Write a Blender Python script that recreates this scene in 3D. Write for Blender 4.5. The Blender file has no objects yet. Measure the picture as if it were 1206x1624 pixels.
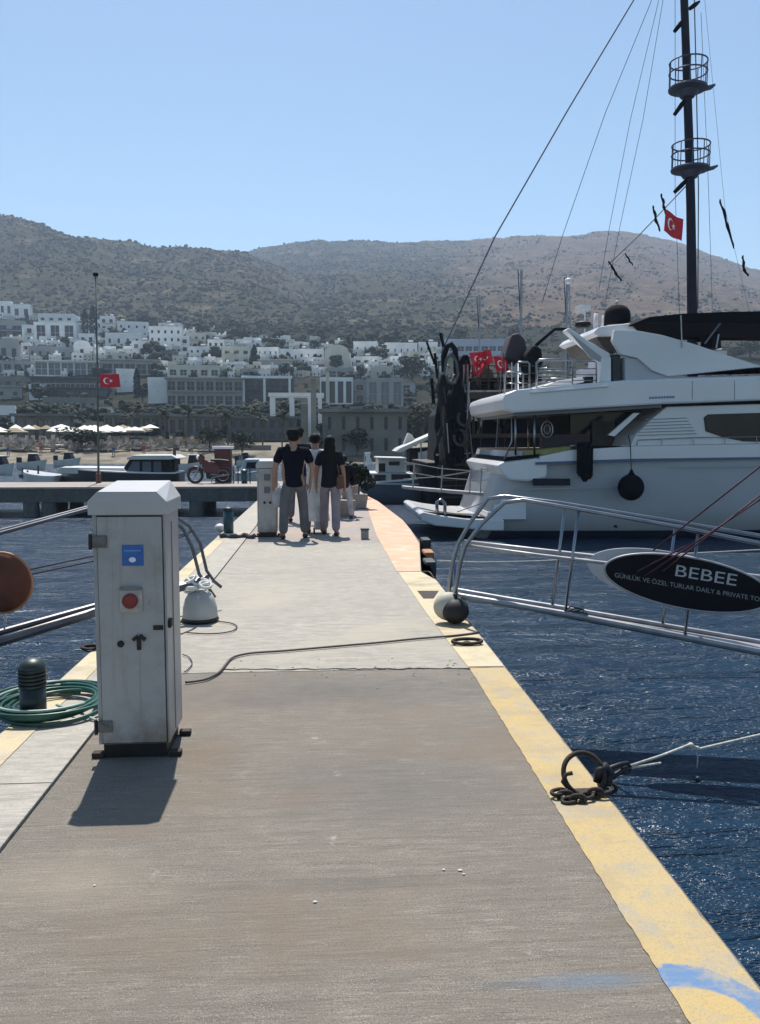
import bpy, math, random
import numpy as np
from mathutils import Vector, Matrix, noise
C = bpy.context.scene
COL = C.collection
R = math.radians
rnd = random.Random(7)

# ---------------------------------------------------------------- camera
FPX, CXP, CYP, EYE = 1300.0, 603.0, 812.0, 1.6
PITCH = math.atan(115 / 1300); YAW = math.atan(88 / 1300 * math.cos(PITCH))
cam = bpy.data.objects.new('camera', bpy.data.cameras.new('camera'))
COL.objects.link(cam); C.camera = cam
cam.location = (0, 0, EYE)
cam.rotation_euler = (math.pi / 2 - PITCH, 0, -YAW)
cam.data.sensor_fit = 'VERTICAL'; cam.data.sensor_height = 24
cam.data.lens = FPX / 1624 * 24
cam.data.clip_start = 0.05; cam.data.clip_end = 9000

# ---------------------------------------------------------------- world and sun
SUN_EL, SUN_AZ = 62.0, -6.0            # azimuth: degrees from +Y towards +X
w = bpy.data.worlds.new('World'); C.world = w; w.use_nodes = True
nt = w.node_tree; nt.nodes.clear()
sky = nt.nodes.new('ShaderNodeTexSky'); sky.sky_type = 'NISHITA'; sky.sun_disc = False
sky.sun_elevation = R(SUN_EL); sky.sun_rotation = R(SUN_AZ)
sky.air_density = 1.0; sky.dust_density = 0.35; sky.ozone_density = 1.0; sky.altitude = 0
bg = nt.nodes.new('ShaderNodeBackground'); bg.inputs[1].default_value = 0.11
wo = nt.nodes.new('ShaderNodeOutputWorld')
tint = nt.nodes.new('ShaderNodeMix'); tint.data_type = 'RGBA'; tint.blend_type = 'MULTIPLY'; tint.inputs[0].default_value = 1; tint.inputs[7].default_value = (.91, .98, .96, 1)
nt.links.new(sky.outputs[0], tint.inputs[6]); nt.links.new(tint.outputs[2], bg.inputs[0]); nt.links.new(bg.outputs[0], wo.inputs[0])
sl = bpy.data.lights.new('sun', 'SUN'); sl.energy = 5.0; sl.angle = R(0.5); sl.color = (1, .95, .88)
so = bpy.data.objects.new('sun', sl); COL.objects.link(so)
sd = Vector((math.sin(R(SUN_AZ)) * math.cos(R(SUN_EL)), math.cos(R(SUN_AZ)) * math.cos(R(SUN_EL)), math.sin(R(SUN_EL))))
so.rotation_euler = (-sd).to_track_quat('-Z', 'Y').to_euler(); so.location = (0, 0, 50)
C.view_settings.view_transform = 'Standard'; C.view_settings.look = 'None'
C.view_settings.exposure = 0.46; C.view_settings.gamma = 1
C.cycles.max_bounces = 6; C.cycles.volume_bounces = 0; C.cycles.transparent_max_bounces = 8

# ---------------------------------------------------------------- pixel to place helpers (photo size 1206 x 1624)
sp, cp, sy, cy = math.sin(PITCH), math.cos(PITCH), math.sin(YAW), math.cos(YAW)
Fv = Vector((sy * cp, cy * cp, -sp)); Rv = Vector((cy, -sy, 0)); Uv = Rv.cross(Fv)
def ray(px, py): return Fv * FPX + Rv * (px - CXP) - Uv * (py - CYP)
def G(px, py, z=0.0):
    d = ray(px, py); t = (z - EYE) / d.z
    return Vector((d.x * t, d.y * t, z))
def P(px, py, Y):
    d = ray(px, py); t = Y / d.y
    return Vector((d.x * t, Y, EYE + d.z * t))
def py2z(py, dh):
    dy = py - CYP
    return EYE + dh * (-sp * FPX - cp * dy) / (cp * FPX - sp * dy)
def P2(px, py, dh):
    d = ray(px, py); h = d.x * sy + d.y * cy; t = dh / h
    return Vector((d.x * t, d.y * t, EYE + d.z * t))

# ---------------------------------------------------------------- materials
MATS = {}
def mat(name, col, rough=.6, metal=0, var=0, vscale=3, bump=0, bscale=20, col2=None, spec=.5):
    if name in MATS: return MATS[name]
    m = bpy.data.materials.new(name); m.use_nodes = True; MATS[name] = m
    n = m.node_tree; b = n.nodes['Principled BSDF']
    b.inputs['Roughness'].default_value = rough; b.inputs['Metallic'].default_value = metal
    b.inputs['Specular IOR Level'].default_value = spec
    c = (*col, 1)
    b.inputs['Base Color'].default_value = c
    tc = n.nodes.new('ShaderNodeTexCoord')
    if var or col2:
        nz = n.nodes.new('ShaderNodeTexNoise'); nz.inputs['Scale'].default_value = vscale; nz.inputs['Detail'].default_value = 6
        n.links.new(tc.outputs['Object'], nz.inputs['Vector'])
        rp = n.nodes.new('ShaderNodeValToRGB'); rp.color_ramp.elements[0].position = .35; rp.color_ramp.elements[1].position = .65
        c2 = (*(col2 if col2 else [x * (1 - var) for x in col]), 1)
        rp.color_ramp.elements[0].color = c2; rp.color_ramp.elements[1].color = c
        n.links.new(nz.outputs['Fac'], rp.inputs[0]); n.links.new(rp.outputs[0], b.inputs['Base Color'])
    if bump:
        nb = n.nodes.new('ShaderNodeTexNoise'); nb.inputs['Scale'].default_value = bscale; nb.inputs['Detail'].default_value = 5
        n.links.new(tc.outputs['Object'], nb.inputs['Vector'])
        bp = n.nodes.new('ShaderNodeBump'); bp.inputs['Distance'].default_value = bump
        n.links.new(nb.outputs['Fac'], bp.inputs['Height']); n.links.new(bp.outputs[0], b.inputs['Normal'])
    return m

class NB:
    """small node-building helper"""
    def __init__(s, name):
        s.m = bpy.data.materials.new(name); s.m.use_nodes = True; s.n = s.m.node_tree
        s.b = s.n.nodes['Principled BSDF']; s.tc = s.n.nodes.new('ShaderNodeTexCoord'); MATS[name] = s.m
    def link(s, a, b): s.n.links.new(a, b)
    def mapping(s, scale=(1, 1, 1), loc=(0, 0, 0), rot=(0, 0, 0)):
        mp = s.n.nodes.new('ShaderNodeMapping'); mp.inputs['Scale'].default_value = scale
        mp.inputs['Location'].default_value = loc; mp.inputs['Rotation'].default_value = rot
        s.link(s.tc.outputs['Object'], mp.inputs[0]); return mp.outputs[0]
    def noise(s, scale, detail=5, rough=.55, vec=None, dist=0):
        z = s.n.nodes.new('ShaderNodeTexNoise'); z.inputs['Scale'].default_value = scale
        z.inputs['Detail'].default_value = detail; z.inputs['Roughness'].default_value = rough; z.inputs['Distortion'].default_value = dist
        s.link(vec if vec is not None else s.tc.outputs['Object'], z.inputs['Vector']); return z.outputs['Fac']
    def ramp(s, fac, stops):
        r = s.n.nodes.new('ShaderNodeValToRGB'); e = r.color_ramp.elements
        while len(e) < len(stops): e.new(.5)
        for el, (p, c) in zip(e, stops):
            el.position = p; el.color = (c, c, c, 1) if isinstance(c, (int, float)) else (*c, 1)
        s.link(fac, r.inputs[0]); return r.outputs[0]
    def mix(s, fac, a, b, mode='MIX'):
        x = s.n.nodes.new('ShaderNodeMix'); x.data_type = 'RGBA'; x.blend_type = mode
        for sock, v in ((x.inputs[0], fac), (x.inputs[6], a), (x.inputs[7], b)):
            if isinstance(v, (int, float)): sock.default_value = v
            elif isinstance(v, tuple): sock.default_value = (*v, 1)
            else: s.link(v, sock)
        return x.outputs[2]
    def math(s, op, a, b=0.0, c=0.0):
        x = s.n.nodes.new('ShaderNodeMath'); x.operation = op
        for i, v in enumerate((a, b, c)):
            if isinstance(v, (int, float)): x.inputs[i].default_value = v
            else: s.link(v, x.inputs[i])
        return x.outputs[0]
    def xyz(s):
        x = s.n.nodes.new('ShaderNodeSeparateXYZ'); s.link(s.tc.outputs['Object'], x.inputs[0]); return x.outputs
    def bump(s, h, dist, strength=1):
        b = s.n.nodes.new('ShaderNodeBump'); b.inputs['Distance'].default_value = dist; b.inputs['Strength'].default_value = strength
        s.link(h, b.inputs['Height']); s.link(b.outputs[0], s.b.inputs['Normal'])
    def out(s, col=None, rough=None, metal=None):
        if col is not None: s.link(col, s.b.inputs['Base Color']) if not isinstance(col, tuple) else setattr(s.b.inputs['Base Color'], 'default_value', (*col, 1))
        if rough is not None:
            if isinstance(rough, (int, float)): s.b.inputs['Roughness'].default_value = rough
            else: s.link(rough, s.b.inputs['Roughness'])
        if metal is not None: s.b.inputs['Metallic'].default_value = metal
        return s.m

# concrete of the pier: fine aggregate, brush strokes across the walk, stains
def concrete(name, base, dark, speck, stain, fleck=(.62, .58, .5), blot=()):
    k = NB(name)
    big = k.noise(.55, 6, .6); mid = k.noise(2.6, 6, .65); mot = k.noise(7, 6, .7, k.mapping((1, 1.8, 1), (9, 1, 0)))
    strokes = k.noise(1, 9, .72, k.mapping((2.6, 34, 1)))
    fine = k.noise(120, 5, .85); fine2 = k.noise(210, 2, .8)
    c = k.mix(k.ramp(big, [(.3, 0), (.72, 1)]), dark, base)
    c = k.mix(k.ramp(mid, [(.35, 0), (.7, .45)]), c, tuple(x * .72 for x in base))
    c = k.mix(k.ramp(strokes, [(.48, 0), (.60, .7)]), c, tuple(x * .50 for x in base))
    strokes2 = k.noise(1, 4, .7, k.mapping((6, 85, 1), (4, 9, 0))); c = k.mix(k.ramp(strokes2, [(.58, 0), (.68, .65)]), c, tuple(x * .4 for x in base)); c = k.mix(k.ramp(strokes2, [(.33, .6), (.42, 0)]), c, tuple(min(1, x * 1.5) for x in base))
    c = k.mix(k.ramp(fine, [(.47, 0), (.60, .6)]), c, speck)
    c = k.mix(k.ramp(fine2, [(.58, 0), (.66, .8)]), c, fleck)
    c = k.mix(k.ramp(mot, [(.40, .55), (.52, 0)]), c, tuple(x * .62 for x in base)); c = k.mix(k.ramp(mot, [(.56, 0), (.72, .28)]), c, tuple(min(1, x * 1.4) for x in base))
    st = k.noise(.9, 5, .6, k.mapping((1, 1, 1), (3.3, 7.7, 0)))
    c = k.mix(k.ramp(st, [(.50, 0), (.66, .75)]), c, stain)
    dr = k.noise(4.5, 6, .7, k.mapping((1, 1, 1), (13, 2, 0)))
    if blot:
        x, y, z = k.xyz()
        for bx, by, rx, ry, col_, am in blot:
            dx = k.math('DIVIDE', k.math('SUBTRACT', x, bx), rx); dy = k.math('DIVIDE', k.math('SUBTRACT', y, by), ry)
            d = k.math('SQRT', k.math('ADD', k.math('POWER', dx, 2), k.math('POWER', dy, 2)))
            d = k.math('ADD', d, k.math('MULTIPLY', k.math('SUBTRACT', mid, .5), 1.8))
            c = k.mix(k.ramp(d, [(0, am), (.55, am * .5), (1, 0)]), c, col_)
    c = k.mix(k.ramp(dr, [(.66, 0), (.74, .6)]), c, fleck)
    k.bump(k.math('ADD', k.math('MULTIPLY', fine, .5), k.math('ADD', k.math('MULTIPLY', strokes, .6), k.math('MULTIPLY', strokes2, 1.0))), .005)
    return k.out(c, .9)
_g = lambda a, b: tuple(G(a, b))[:2]
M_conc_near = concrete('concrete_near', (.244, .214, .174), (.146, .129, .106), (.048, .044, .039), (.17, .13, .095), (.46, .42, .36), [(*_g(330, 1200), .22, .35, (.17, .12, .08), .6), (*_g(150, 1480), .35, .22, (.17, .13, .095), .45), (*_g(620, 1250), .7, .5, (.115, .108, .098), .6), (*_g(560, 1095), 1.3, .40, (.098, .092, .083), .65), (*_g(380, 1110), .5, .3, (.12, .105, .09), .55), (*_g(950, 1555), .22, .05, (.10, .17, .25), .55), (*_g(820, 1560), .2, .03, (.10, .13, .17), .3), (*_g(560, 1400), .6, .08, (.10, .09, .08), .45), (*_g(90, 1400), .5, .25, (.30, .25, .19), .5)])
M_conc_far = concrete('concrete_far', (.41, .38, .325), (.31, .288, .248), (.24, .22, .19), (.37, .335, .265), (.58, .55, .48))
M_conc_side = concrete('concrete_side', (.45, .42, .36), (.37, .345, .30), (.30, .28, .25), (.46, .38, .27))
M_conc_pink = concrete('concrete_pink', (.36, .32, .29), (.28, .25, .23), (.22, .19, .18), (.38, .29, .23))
M_conc_dark = concrete('concrete_dark', (.12, .12, .12), (.07, .075, .08), (.06, .06, .06), (.09, .08, .06))

def painted(name, paint, paint2, under, blue=None):
    k = NB(name)
    big = k.noise(.8, 5, .6); wear = k.noise(5.5, 8, .72); fine = k.noise(120, 3, .75)
    strokes = k.noise(1, 7, .7, k.mapping((3, 22, 1)))
    c = k.mix(k.ramp(big, [(.35, 0), (.65, 1)]), paint, paint2)
    if blue:
        x, y, z = k.xyz()
        yy = k.math('ADD', y, k.math('MULTIPLY', k.math('SUBTRACT', k.noise(4, 3), .5), .08))
        dx = k.math('SUBTRACT', x, blue[0]); dy = k.math('SUBTRACT', yy, blue[1])
        d = k.math('SQRT', k.math('ADD', k.math('POWER', k.math('DIVIDE', dx, blue[2]), 2), k.math('POWER', k.math('DIVIDE', dy, blue[3]), 2)))
        ring = k.ramp(k.math('ADD', d, k.math('MULTIPLY', k.math('SUBTRACT', wear, .5), .35)), [(.58, 0), (.64, 1), (.95, 1), (.99, 0)])
        c = k.mix(k.math('MULTIPLY', ring, .92), c, (.055, .17, .36))
    c = k.mix(k.ramp(k.noise(1.7, 7, .7, k.mapping((1, 1.6, 1), (21, 3, 0))), [(.48, 0), (.66, .75)]), c, (.27, .21, .135))
    c = k.mix(k.ramp(wear, [(.50, 0), (.64, .85)]), c, under)
    c = k.mix(k.ramp(strokes, [(.5, 0), (.75, .55)]), c, under)
    c = k.mix(k.ramp(fine, [(.5, 0), (.68, .45)]), c, tuple(x * .6 for x in under))
    k.bump(fine, .003)
    return k.out(c, .75)
pb = G(1128, 1640)
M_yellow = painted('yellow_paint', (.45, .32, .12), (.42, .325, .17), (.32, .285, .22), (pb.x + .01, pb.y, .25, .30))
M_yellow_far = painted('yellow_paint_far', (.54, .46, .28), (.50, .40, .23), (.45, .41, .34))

m_ = NB('sea_water')
v1 = m_.noise(1, 6, .62, m_.mapping((.42, 1.5, 1)), .5); v2 = m_.noise(1, 5, .6, m_.mapping((1.3, 5.2, 1)), .6)
v3 = m_.noise(1, 3, .6, m_.mapping((4.5, 14, 1))); v4 = m_.noise(.06, 4, .6)
hgt = m_.math('ADD', m_.math('MULTIPLY', v1, .60), m_.math('ADD', m_.math('MULTIPLY', v2, .17), m_.math('MULTIPLY', v3, .014)))
m_.bump(hgt, 1.0)
M_water = m_.out(m_.mix(m_.ramp(v4, [(.35, 0), (.65, 1)]), (.009, .029, .062), (.014, .043, .080)), .25)
m_.b.inputs['IOR'].default_value = 1.33

k = NB('hillside')
at = k.n.nodes.new('ShaderNodeAttribute'); at.attribute_name = 'brown'
n1 = k.noise(.012, 8, .65); n2 = k.noise(.07, 8, .7); n3 = k.noise(.35, 5, .7)
grn = k.mix(k.ramp(n2, [(.38, 0), (.62, 1)]), (.032, .036, .026), (.070, .066, .048))
brn = k.mix(k.ramp(n2, [(.38, 0), (.62, 1)]), (.085, .062, .050), (.14, .104, .080))
fac = k.math('ADD', at.outputs['Fac'], k.math('MULTIPLY', k.math('SUBTRACT', n1, .5), 1.4))
c = k.mix(k.ramp(fac, [(.3, 0), (.7, 1)]), grn, brn)
c = k.mix(k.ramp(n3, [(.57, 0), (.68, .7)]), c, (.17, .14, .09))
c = k.mix(k.ramp(n3, [(.36, .8), (.47, 0)]), c, (.012, .017, .010))
n4 = k.noise(.03, 7, .75, k.mapping((1, 1, 2.5), (5, 5, 5))); c = k.mix(k.ramp(n4, [(.56, 0), (.66, .75)]), c, (.19, .150, .095)); c = k.mix(k.ramp(n4, [(.33, .7), (.44, 0)]), c, (.014, .020, .011))
k.out(c, .95); k.b.inputs['Specular IOR Level'].default_value = 0.0; M_hill = k.m
k = NB('town_ground')
n2 = k.noise(.09, 8, .7); n3 = k.noise(.8, 5, .7)
c = k.mix(k.ramp(n2, [(.4, 0), (.6, 1)]), (.018, .026, .019), (.045, .042, .034)); c = k.mix(k.ramp(n3, [(.55, 0), (.7, .5)]), c, (.085, .075, .062))
M_town = k.out(c, .95); k.b.inputs['Specular IOR Level'].default_value = 0.0
M_sand = mat('beach_sand', (.25, .22, .17), .9, var=.5, vscale=.5, spec=.1)

M_white = mat('white_render', (.82, .82, .80), .8, var=.16, vscale=.35)
M_cream = mat('cream_render', (.60, .58, .50), .8, var=.18, vscale=.35)
M_grey = mat('grey_render', (.36, .36, .35), .8, var=.2, vscale=.3)
M_stone = mat('brown_stone', (.20, .185, .165), .9, var=.35, vscale=.5, bump=.08, bscale=2)
M_glass = mat('dark_window', (.012, .018, .026), .3, var=.5, vscale=.3)
M_bluegl = mat('blue_glass', (.05, .09, .13), .1, var=.4, vscale=.15)
M_leafd = mat('dark_leaves', (.020, .032, .018), .8, var=.5, vscale=1.2, spec=.15)
M_leafm = mat('green_leaves', (.042, .056, .028), .8, var=.5, vscale=1.2, spec=.15)
M_scrub = mat('scrub_leaves', (.046, .048, .034), .9, col2=(.022, .026, .019), vscale=.05, spec=.05)
M_bark = mat('bark', (.10, .075, .055), .9, var=.3, vscale=4)

# ---------------------------------------------------------------- mesh builder
class MB:
    def __init__(s): s.v = []; s.f = []
    def quad(s, *p):
        b = len(s.v); s.v += [tuple(q) for q in p]; s.f.append(tuple(range(b, b + len(p)))); return s
    def box(s, x0, x1, y0, y1, z0, z1):
        b = len(s.v)
        s.v += [(x0, y0, z0), (x1, y0, z0), (x1, y1, z0), (x0, y1, z0), (x0, y0, z1), (x1, y0, z1), (x1, y1, z1), (x0, y1, z1)]
        s.f += [tuple(b + i for i in q) for q in ((0, 3, 2, 1), (4, 5, 6, 7), (0, 1, 5, 4), (1, 2, 6, 5), (2, 3, 7, 6), (3, 0, 4, 7))]; return s
    def obox(s, c, ax, ay, az):
        c, ax, ay, az = map(Vector, (c, ax, ay, az)); b = len(s.v)
        for sz in (-1, 1):
            for sx, sy_ in ((-1, -1), (1, -1), (1, 1), (-1, 1)): s.v.append(tuple(c + ax * sx + ay * sy_ + az * sz))
        s.f += [tuple(b + i for i in q) for q in ((0, 3, 2, 1), (4, 5, 6, 7), (0, 1, 5, 4), (1, 2, 6, 5), (2, 3, 7, 6), (3, 0, 4, 7))]; return s
    def tube(s, pts, r, n=8, r2=None, cap=True, closed=False):
        pts = [Vector(p) for p in pts]; N = len(pts); b = len(s.v)
        prev = None
        for i, p in enumerate(pts):
            if closed: t = (pts[(i + 1) % N] - pts[i - 1])
            else: t = (pts[min(i + 1, N - 1)] - pts[max(i - 1, 0)])
            t = t.normalized() if t.length > 1e-9 else Vector((0, 0, 1))
            if prev is None:
                a = Vector((0, 0, 1)) if abs(t.z) < .9 else Vector((1, 0, 0)); u = t.cross(a).normalized()
            else:
                u = (prev - t * prev.dot(t)); u = u.normalized() if u.length > 1e-6 else t.orthogonal().normalized()
            prev = u; v = t.cross(u)
            rr = r if r2 is None else r + (r2 - r) * i / max(N - 1, 1)
            if isinstance(r, (list, tuple)): rr = r[i]
            for k_ in range(n):
                a = 2 * math.pi * k_ / n; s.v.append(tuple(p + u * (math.cos(a) * rr) + v * (math.sin(a) * rr)))
        for i in range(N if closed else N - 1):
            j = (i + 1) % N
            for k_ in range(n):
                k2 = (k_ + 1) % n; s.f.append((b + i * n + k_, b + i * n + k2, b + j * n + k2, b + j * n + k_))
        if cap and not closed:
            s.f.append(tuple(b + k_ for k_ in reversed(range(n)))); s.f.append(tuple(b + (N - 1) * n + k_ for k_ in range(n)))
        return s
    def lathe(s, c, prof, n=20, ax=None):
        """profile of (radius, height) turned about the vertical through c"""
        c = Vector(c); b = len(s.v); M3 = Matrix.Identity(3) if ax is None else Vector((0, 0, 1)).rotation_difference(Vector(ax)).to_matrix()
        for r_, h in prof:
            for k_ in range(n):
                a = 2 * math.pi * k_ / n; s.v.append(tuple(c + M3 @ Vector((math.cos(a) * r_, math.sin(a) * r_, h))))
        for i in range(len(prof) - 1):
            for k_ in range(n):
                k2 = (k_ + 1) % n; s.f.append((b + i * n + k_, b + i * n + k2, b + (i + 1) * n + k2, b + (i + 1) * n + k_))
        s.f.append(tuple(b + k_ for k_ in reversed(range(n)))); s.f.append(tuple(b + (len(prof) - 1) * n + k_ for k_ in range(n)))
        return s
    def ball(s, c, rx, ry=None, rz=None, n=16, m=10):
        ry = ry or rx; rz = rz or rx; b = len(s.v); c = Vector(c)
        for i in range(1, m):
            t = math.pi * i / m
            for k_ in range(n):
                a = 2 * math.pi * k_ / n; s.v.append((c.x + rx * math.sin(t) * math.cos(a), c.y + ry * math.sin(t) * math.sin(a), c.z - rz * math.cos(t)))
        s.v.append((c.x, c.y, c.z - rz)); s.v.append((c.x, c.y, c.z + rz)); B, T = len(s.v) - 2, len(s.v) - 1
        for i in range(m - 2):
            for k_ in range(n):
                k2 = (k_ + 1) % n; s.f.append((b + i * n + k_, b + i * n + k2, b + (i + 1) * n + k2, b + (i + 1) * n + k_))
        for k_ in range(n):
            k2 = (k_ + 1) % n; s.f.append((B, b + k2, b + k_)); s.f.append((T, b + (m - 2) * n + k_, b + (m - 2) * n + k2))
        return s
    def prism(s, pts, off):
        """polygon pts (3D) swept by vector off"""
        off = Vector(off); n = len(pts); b = len(s.v); pts = [Vector(p) for p in pts]
        s.v += [tuple(p) for p in pts] + [tuple(p + off) for p in pts]
        s.f.append(tuple(b + i for i in range(n))); s.f.append(tuple(b + n + i for i in reversed(range(n))))
        for i in range(n):
            j = (i + 1) % n; s.f.append((b + i, b + n + i, b + n + j, b + j))
        return s
    def build(s, name, m, parent=None, smooth=False, bevel=0):
        o0 = Vector((0, 0, 0)); p = parent
        while p is not None: o0 += p.location; p = p.parent
        me = bpy.data.meshes.new(name)
        me.from_pydata([(x - o0.x, y - o0.y, z - o0.z) for x, y, z in s.v], [], s.f); me.update()
        fixn(me)
        if smooth: me.polygons.foreach_set('use_smooth', [True] * len(me.polygons))
        me.materials.append(m)
        o = bpy.data.objects.new(name, me); COL.objects.link(o); o.parent = parent
        if bevel:
            bv = o.modifiers.new('bevel', 'BEVEL'); bv.width = bevel; bv.segments = 2; bv.limit_method = 'ANGLE'
        return o
import bmesh
def fixn(me):
    bm = bmesh.new(); bm.from_mesh(me); bmesh.ops.recalc_face_normals(bm, faces=bm.faces); bm.to_mesh(me); bm.free()
def np_mesh(name, V, F, m, smooth=False):
    me = bpy.data.meshes.new(name); V = np.asarray(V, np.float32); F = np.asarray(F, np.int32)
    me.vertices.add(len(V)); me.vertices.foreach_set('co', V.ravel())
    k_ = F.shape[1]; me.loops.add(F.size); me.loops.foreach_set('vertex_index', F.ravel())
    me.polygons.add(len(F)); me.polygons.foreach_set('loop_start', np.arange(len(F), dtype=np.int32) * k_)
    try: me.polygons.foreach_set('loop_total', np.full(len(F), k_, np.int32))
    except Exception: pass
    me.update(calc_edges=True); me.validate()
    if smooth: me.polygons.foreach_set('use_smooth', [True] * len(me.polygons))
    me.materials.append(m); o = bpy.data.objects.new(name, me); COL.objects.link(o); return o
def thing(name, label, cat, loc=(0, 0, 0), group=None):
    o = bpy.data.objects.new(name, None); COL.objects.link(o); o.location = loc; o.empty_display_size = .1
    o['label'] = label; o['category'] = cat
    if group: o['group'] = group
    return o
def tag(o, label, cat, group=None):
    o['label'] = label; o['category'] = cat
    if group: o['group'] = group
    return o
def struct(o): o['kind'] = 'structure'; return o
def kids(o): return [c_ for c_ in COL.objects if c_.parent is o]
def copy_tree(o, ch=None):
    if ch is None:
        ch = {}
        for q in COL.objects:
            if q.parent is not None: ch.setdefault(q.parent, []).append(q)
    def rec(a, par):
        c_ = a.copy(); COL.objects.link(c_); c_.parent = par
        for b_ in ch.get(a, []): rec(b_, c_)
        return c_
    return rec(o, None)

# ---------------------------------------------------------------- terrain
TP = [(70, -6), (86, -1.6), (92, -.4), (99, .5), (125, 1.2), (135, 2.6), (150, 5), (190, 8), (230, 17), (280, 30), (350, 44), (430, 60)]
TX = np.array([a for a, b in TP], float); TZ = np.array([b for a, b in TP], float)
SA = np.array([(-700, 300), (-200, 318), (0, 341), (60, 352), (150, 371), (250, 386), (330, 395), (400, 404), (450, 432), (520, 486), (570, 525), (640, 560), (2400, 600)], float)
SB = np.array([(-900, 420), (300, 407), (400, 402), (440, 394), (520, 384), (560, 382), (620, 384), (700, 382), (800, 378), (900, 372), (960, 369), (1010, 370), (1060, 384), (1120, 405), (1206, 436), (1400, 490), (2400, 560)], float)
RA, RB = 780.0, 1250.0
def terr(u, dh):
    """height at column u (direction) and distance dh along the view heading"""
    if dh <= 430: z = float(np.interp(dh, TX, TZ)); return z
    b = py2z(520, 430)
    def hill(sk, Rr, pw):
        if dh <= Rr:
            t = (dh - 430) / (Rr - 430); return py2z(520 + (sk - 520) * t ** pw, dh)
        return py2z(sk, Rr) - (dh - Rr) * .22
    za = hill(float(np.interp(u, SA[:, 0], SA[:, 1])), RA, .8); zb = hill(float(np.interp(u, SB[:, 0], SB[:, 1])), RB, .75)
    z = max(za, zb)
    p = Vector((u * .006 * (dh / 800), dh * .011, 3)); amp = min(1, (dh - 430) / 150)
    z += amp * (noise.fractal(p, .9, 2.1, 5) * 9 + noise.noise(p * 7) * 1.6)
    return z
def udh(x, y):
    dh = x * sy + y * cy; s_ = x * cy - y * sy
    return CXP + s_ * FPX / (dh * cp), dh
def xy(u, dh):
    s_ = (u - CXP) * dh * cp / FPX; return s_ * cy + dh * sy, -s_ * sy + dh * cy
def ground_z(x, y): return terr(*udh(x, y))
def ground_at(px, py):
    lo = 92.0
    for i in range(900):
        dh = lo * (1.006 ** i)
        q = P2(px, py, dh)
        if q.z <= ground_z(q.x, q.y): return q
    return P2(px, py, 420)
us = np.linspace(-620, 1900, 400)
ds = np.concatenate([np.linspace(70, 130, 22), np.linspace(135, 430, 60), 430 * (1900 / 430) ** np.linspace(.004, 1, 210)])
V, brown = [], []
for d_ in ds:
    for u_ in us:
        x, y = xy(u_, d_); V.append((x, y, terr(u_, d_)))
        brown.append(min(1, max(0, (u_ - 560) / 420)) * .95 + (.25 if u_ < 500 and d_ < 780 and d_ > 560 and 330 < u_ else 0) + (.12 if d_ > 600 else 0))
nu = len(us); F = []
ii, jj = np.meshgrid(np.arange(len(ds) - 1), np.arange(nu - 1), indexing='ij'); a = (ii * nu + jj).ravel()
F = np.stack([a, a + 1, a + 1 + nu, a + nu], 1)
hill = struct(np_mesh('hillside', V, F, M_hill, True)); hill.data.materials.append(M_town); hill.data.materials.append(M_sand)
at_ = hill.data.attributes.new('brown', 'FLOAT', 'POINT'); at_.data.foreach_set('value', np.array(brown, np.float32))
dd = ds[ii.ravel()]; mi = np.where(dd < 124, 2, np.where(dd < 425, 1, 0)).astype(np.int32); hill.data.polygons.foreach_set('material_index', mi)

# sea: fine sheet
sea = MB(); sea.quad((-4000, -60, -1), (4000, -60, -1), (4000, 4000, -1), (-4000, 4000, -1))
struct(sea.build('sea', M_water))
# haze: closed box of even air
hz = MB(); hz.box(-1900, 1900, -80, 1950, -12, 300); ho = hz.build('haze', M_white); ho.data.materials.clear()
mh = bpy.data.materials.new('haze_air'); mh.use_nodes = True; mh.node_tree.nodes.clear()
pv = mh.node_tree.nodes.new('ShaderNodeVolumePrincipled'); pv.inputs['Color'].default_value = (.62, .78, 1, 1)
pv.inputs['Density'].default_value = .00034; pv.inputs['Anisotropy'].default_value = .2
om = mh.node_tree.nodes.new('ShaderNodeOutputMaterial'); mh.node_tree.links.new(pv.outputs[0], om.inputs['Volume'])
ho.data.materials.append(mh); ho['kind'] = 'stuff'; ho['label'] = 'thin pale sea haze over the bay and hills'; ho.display_type = 'WIRE'

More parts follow.
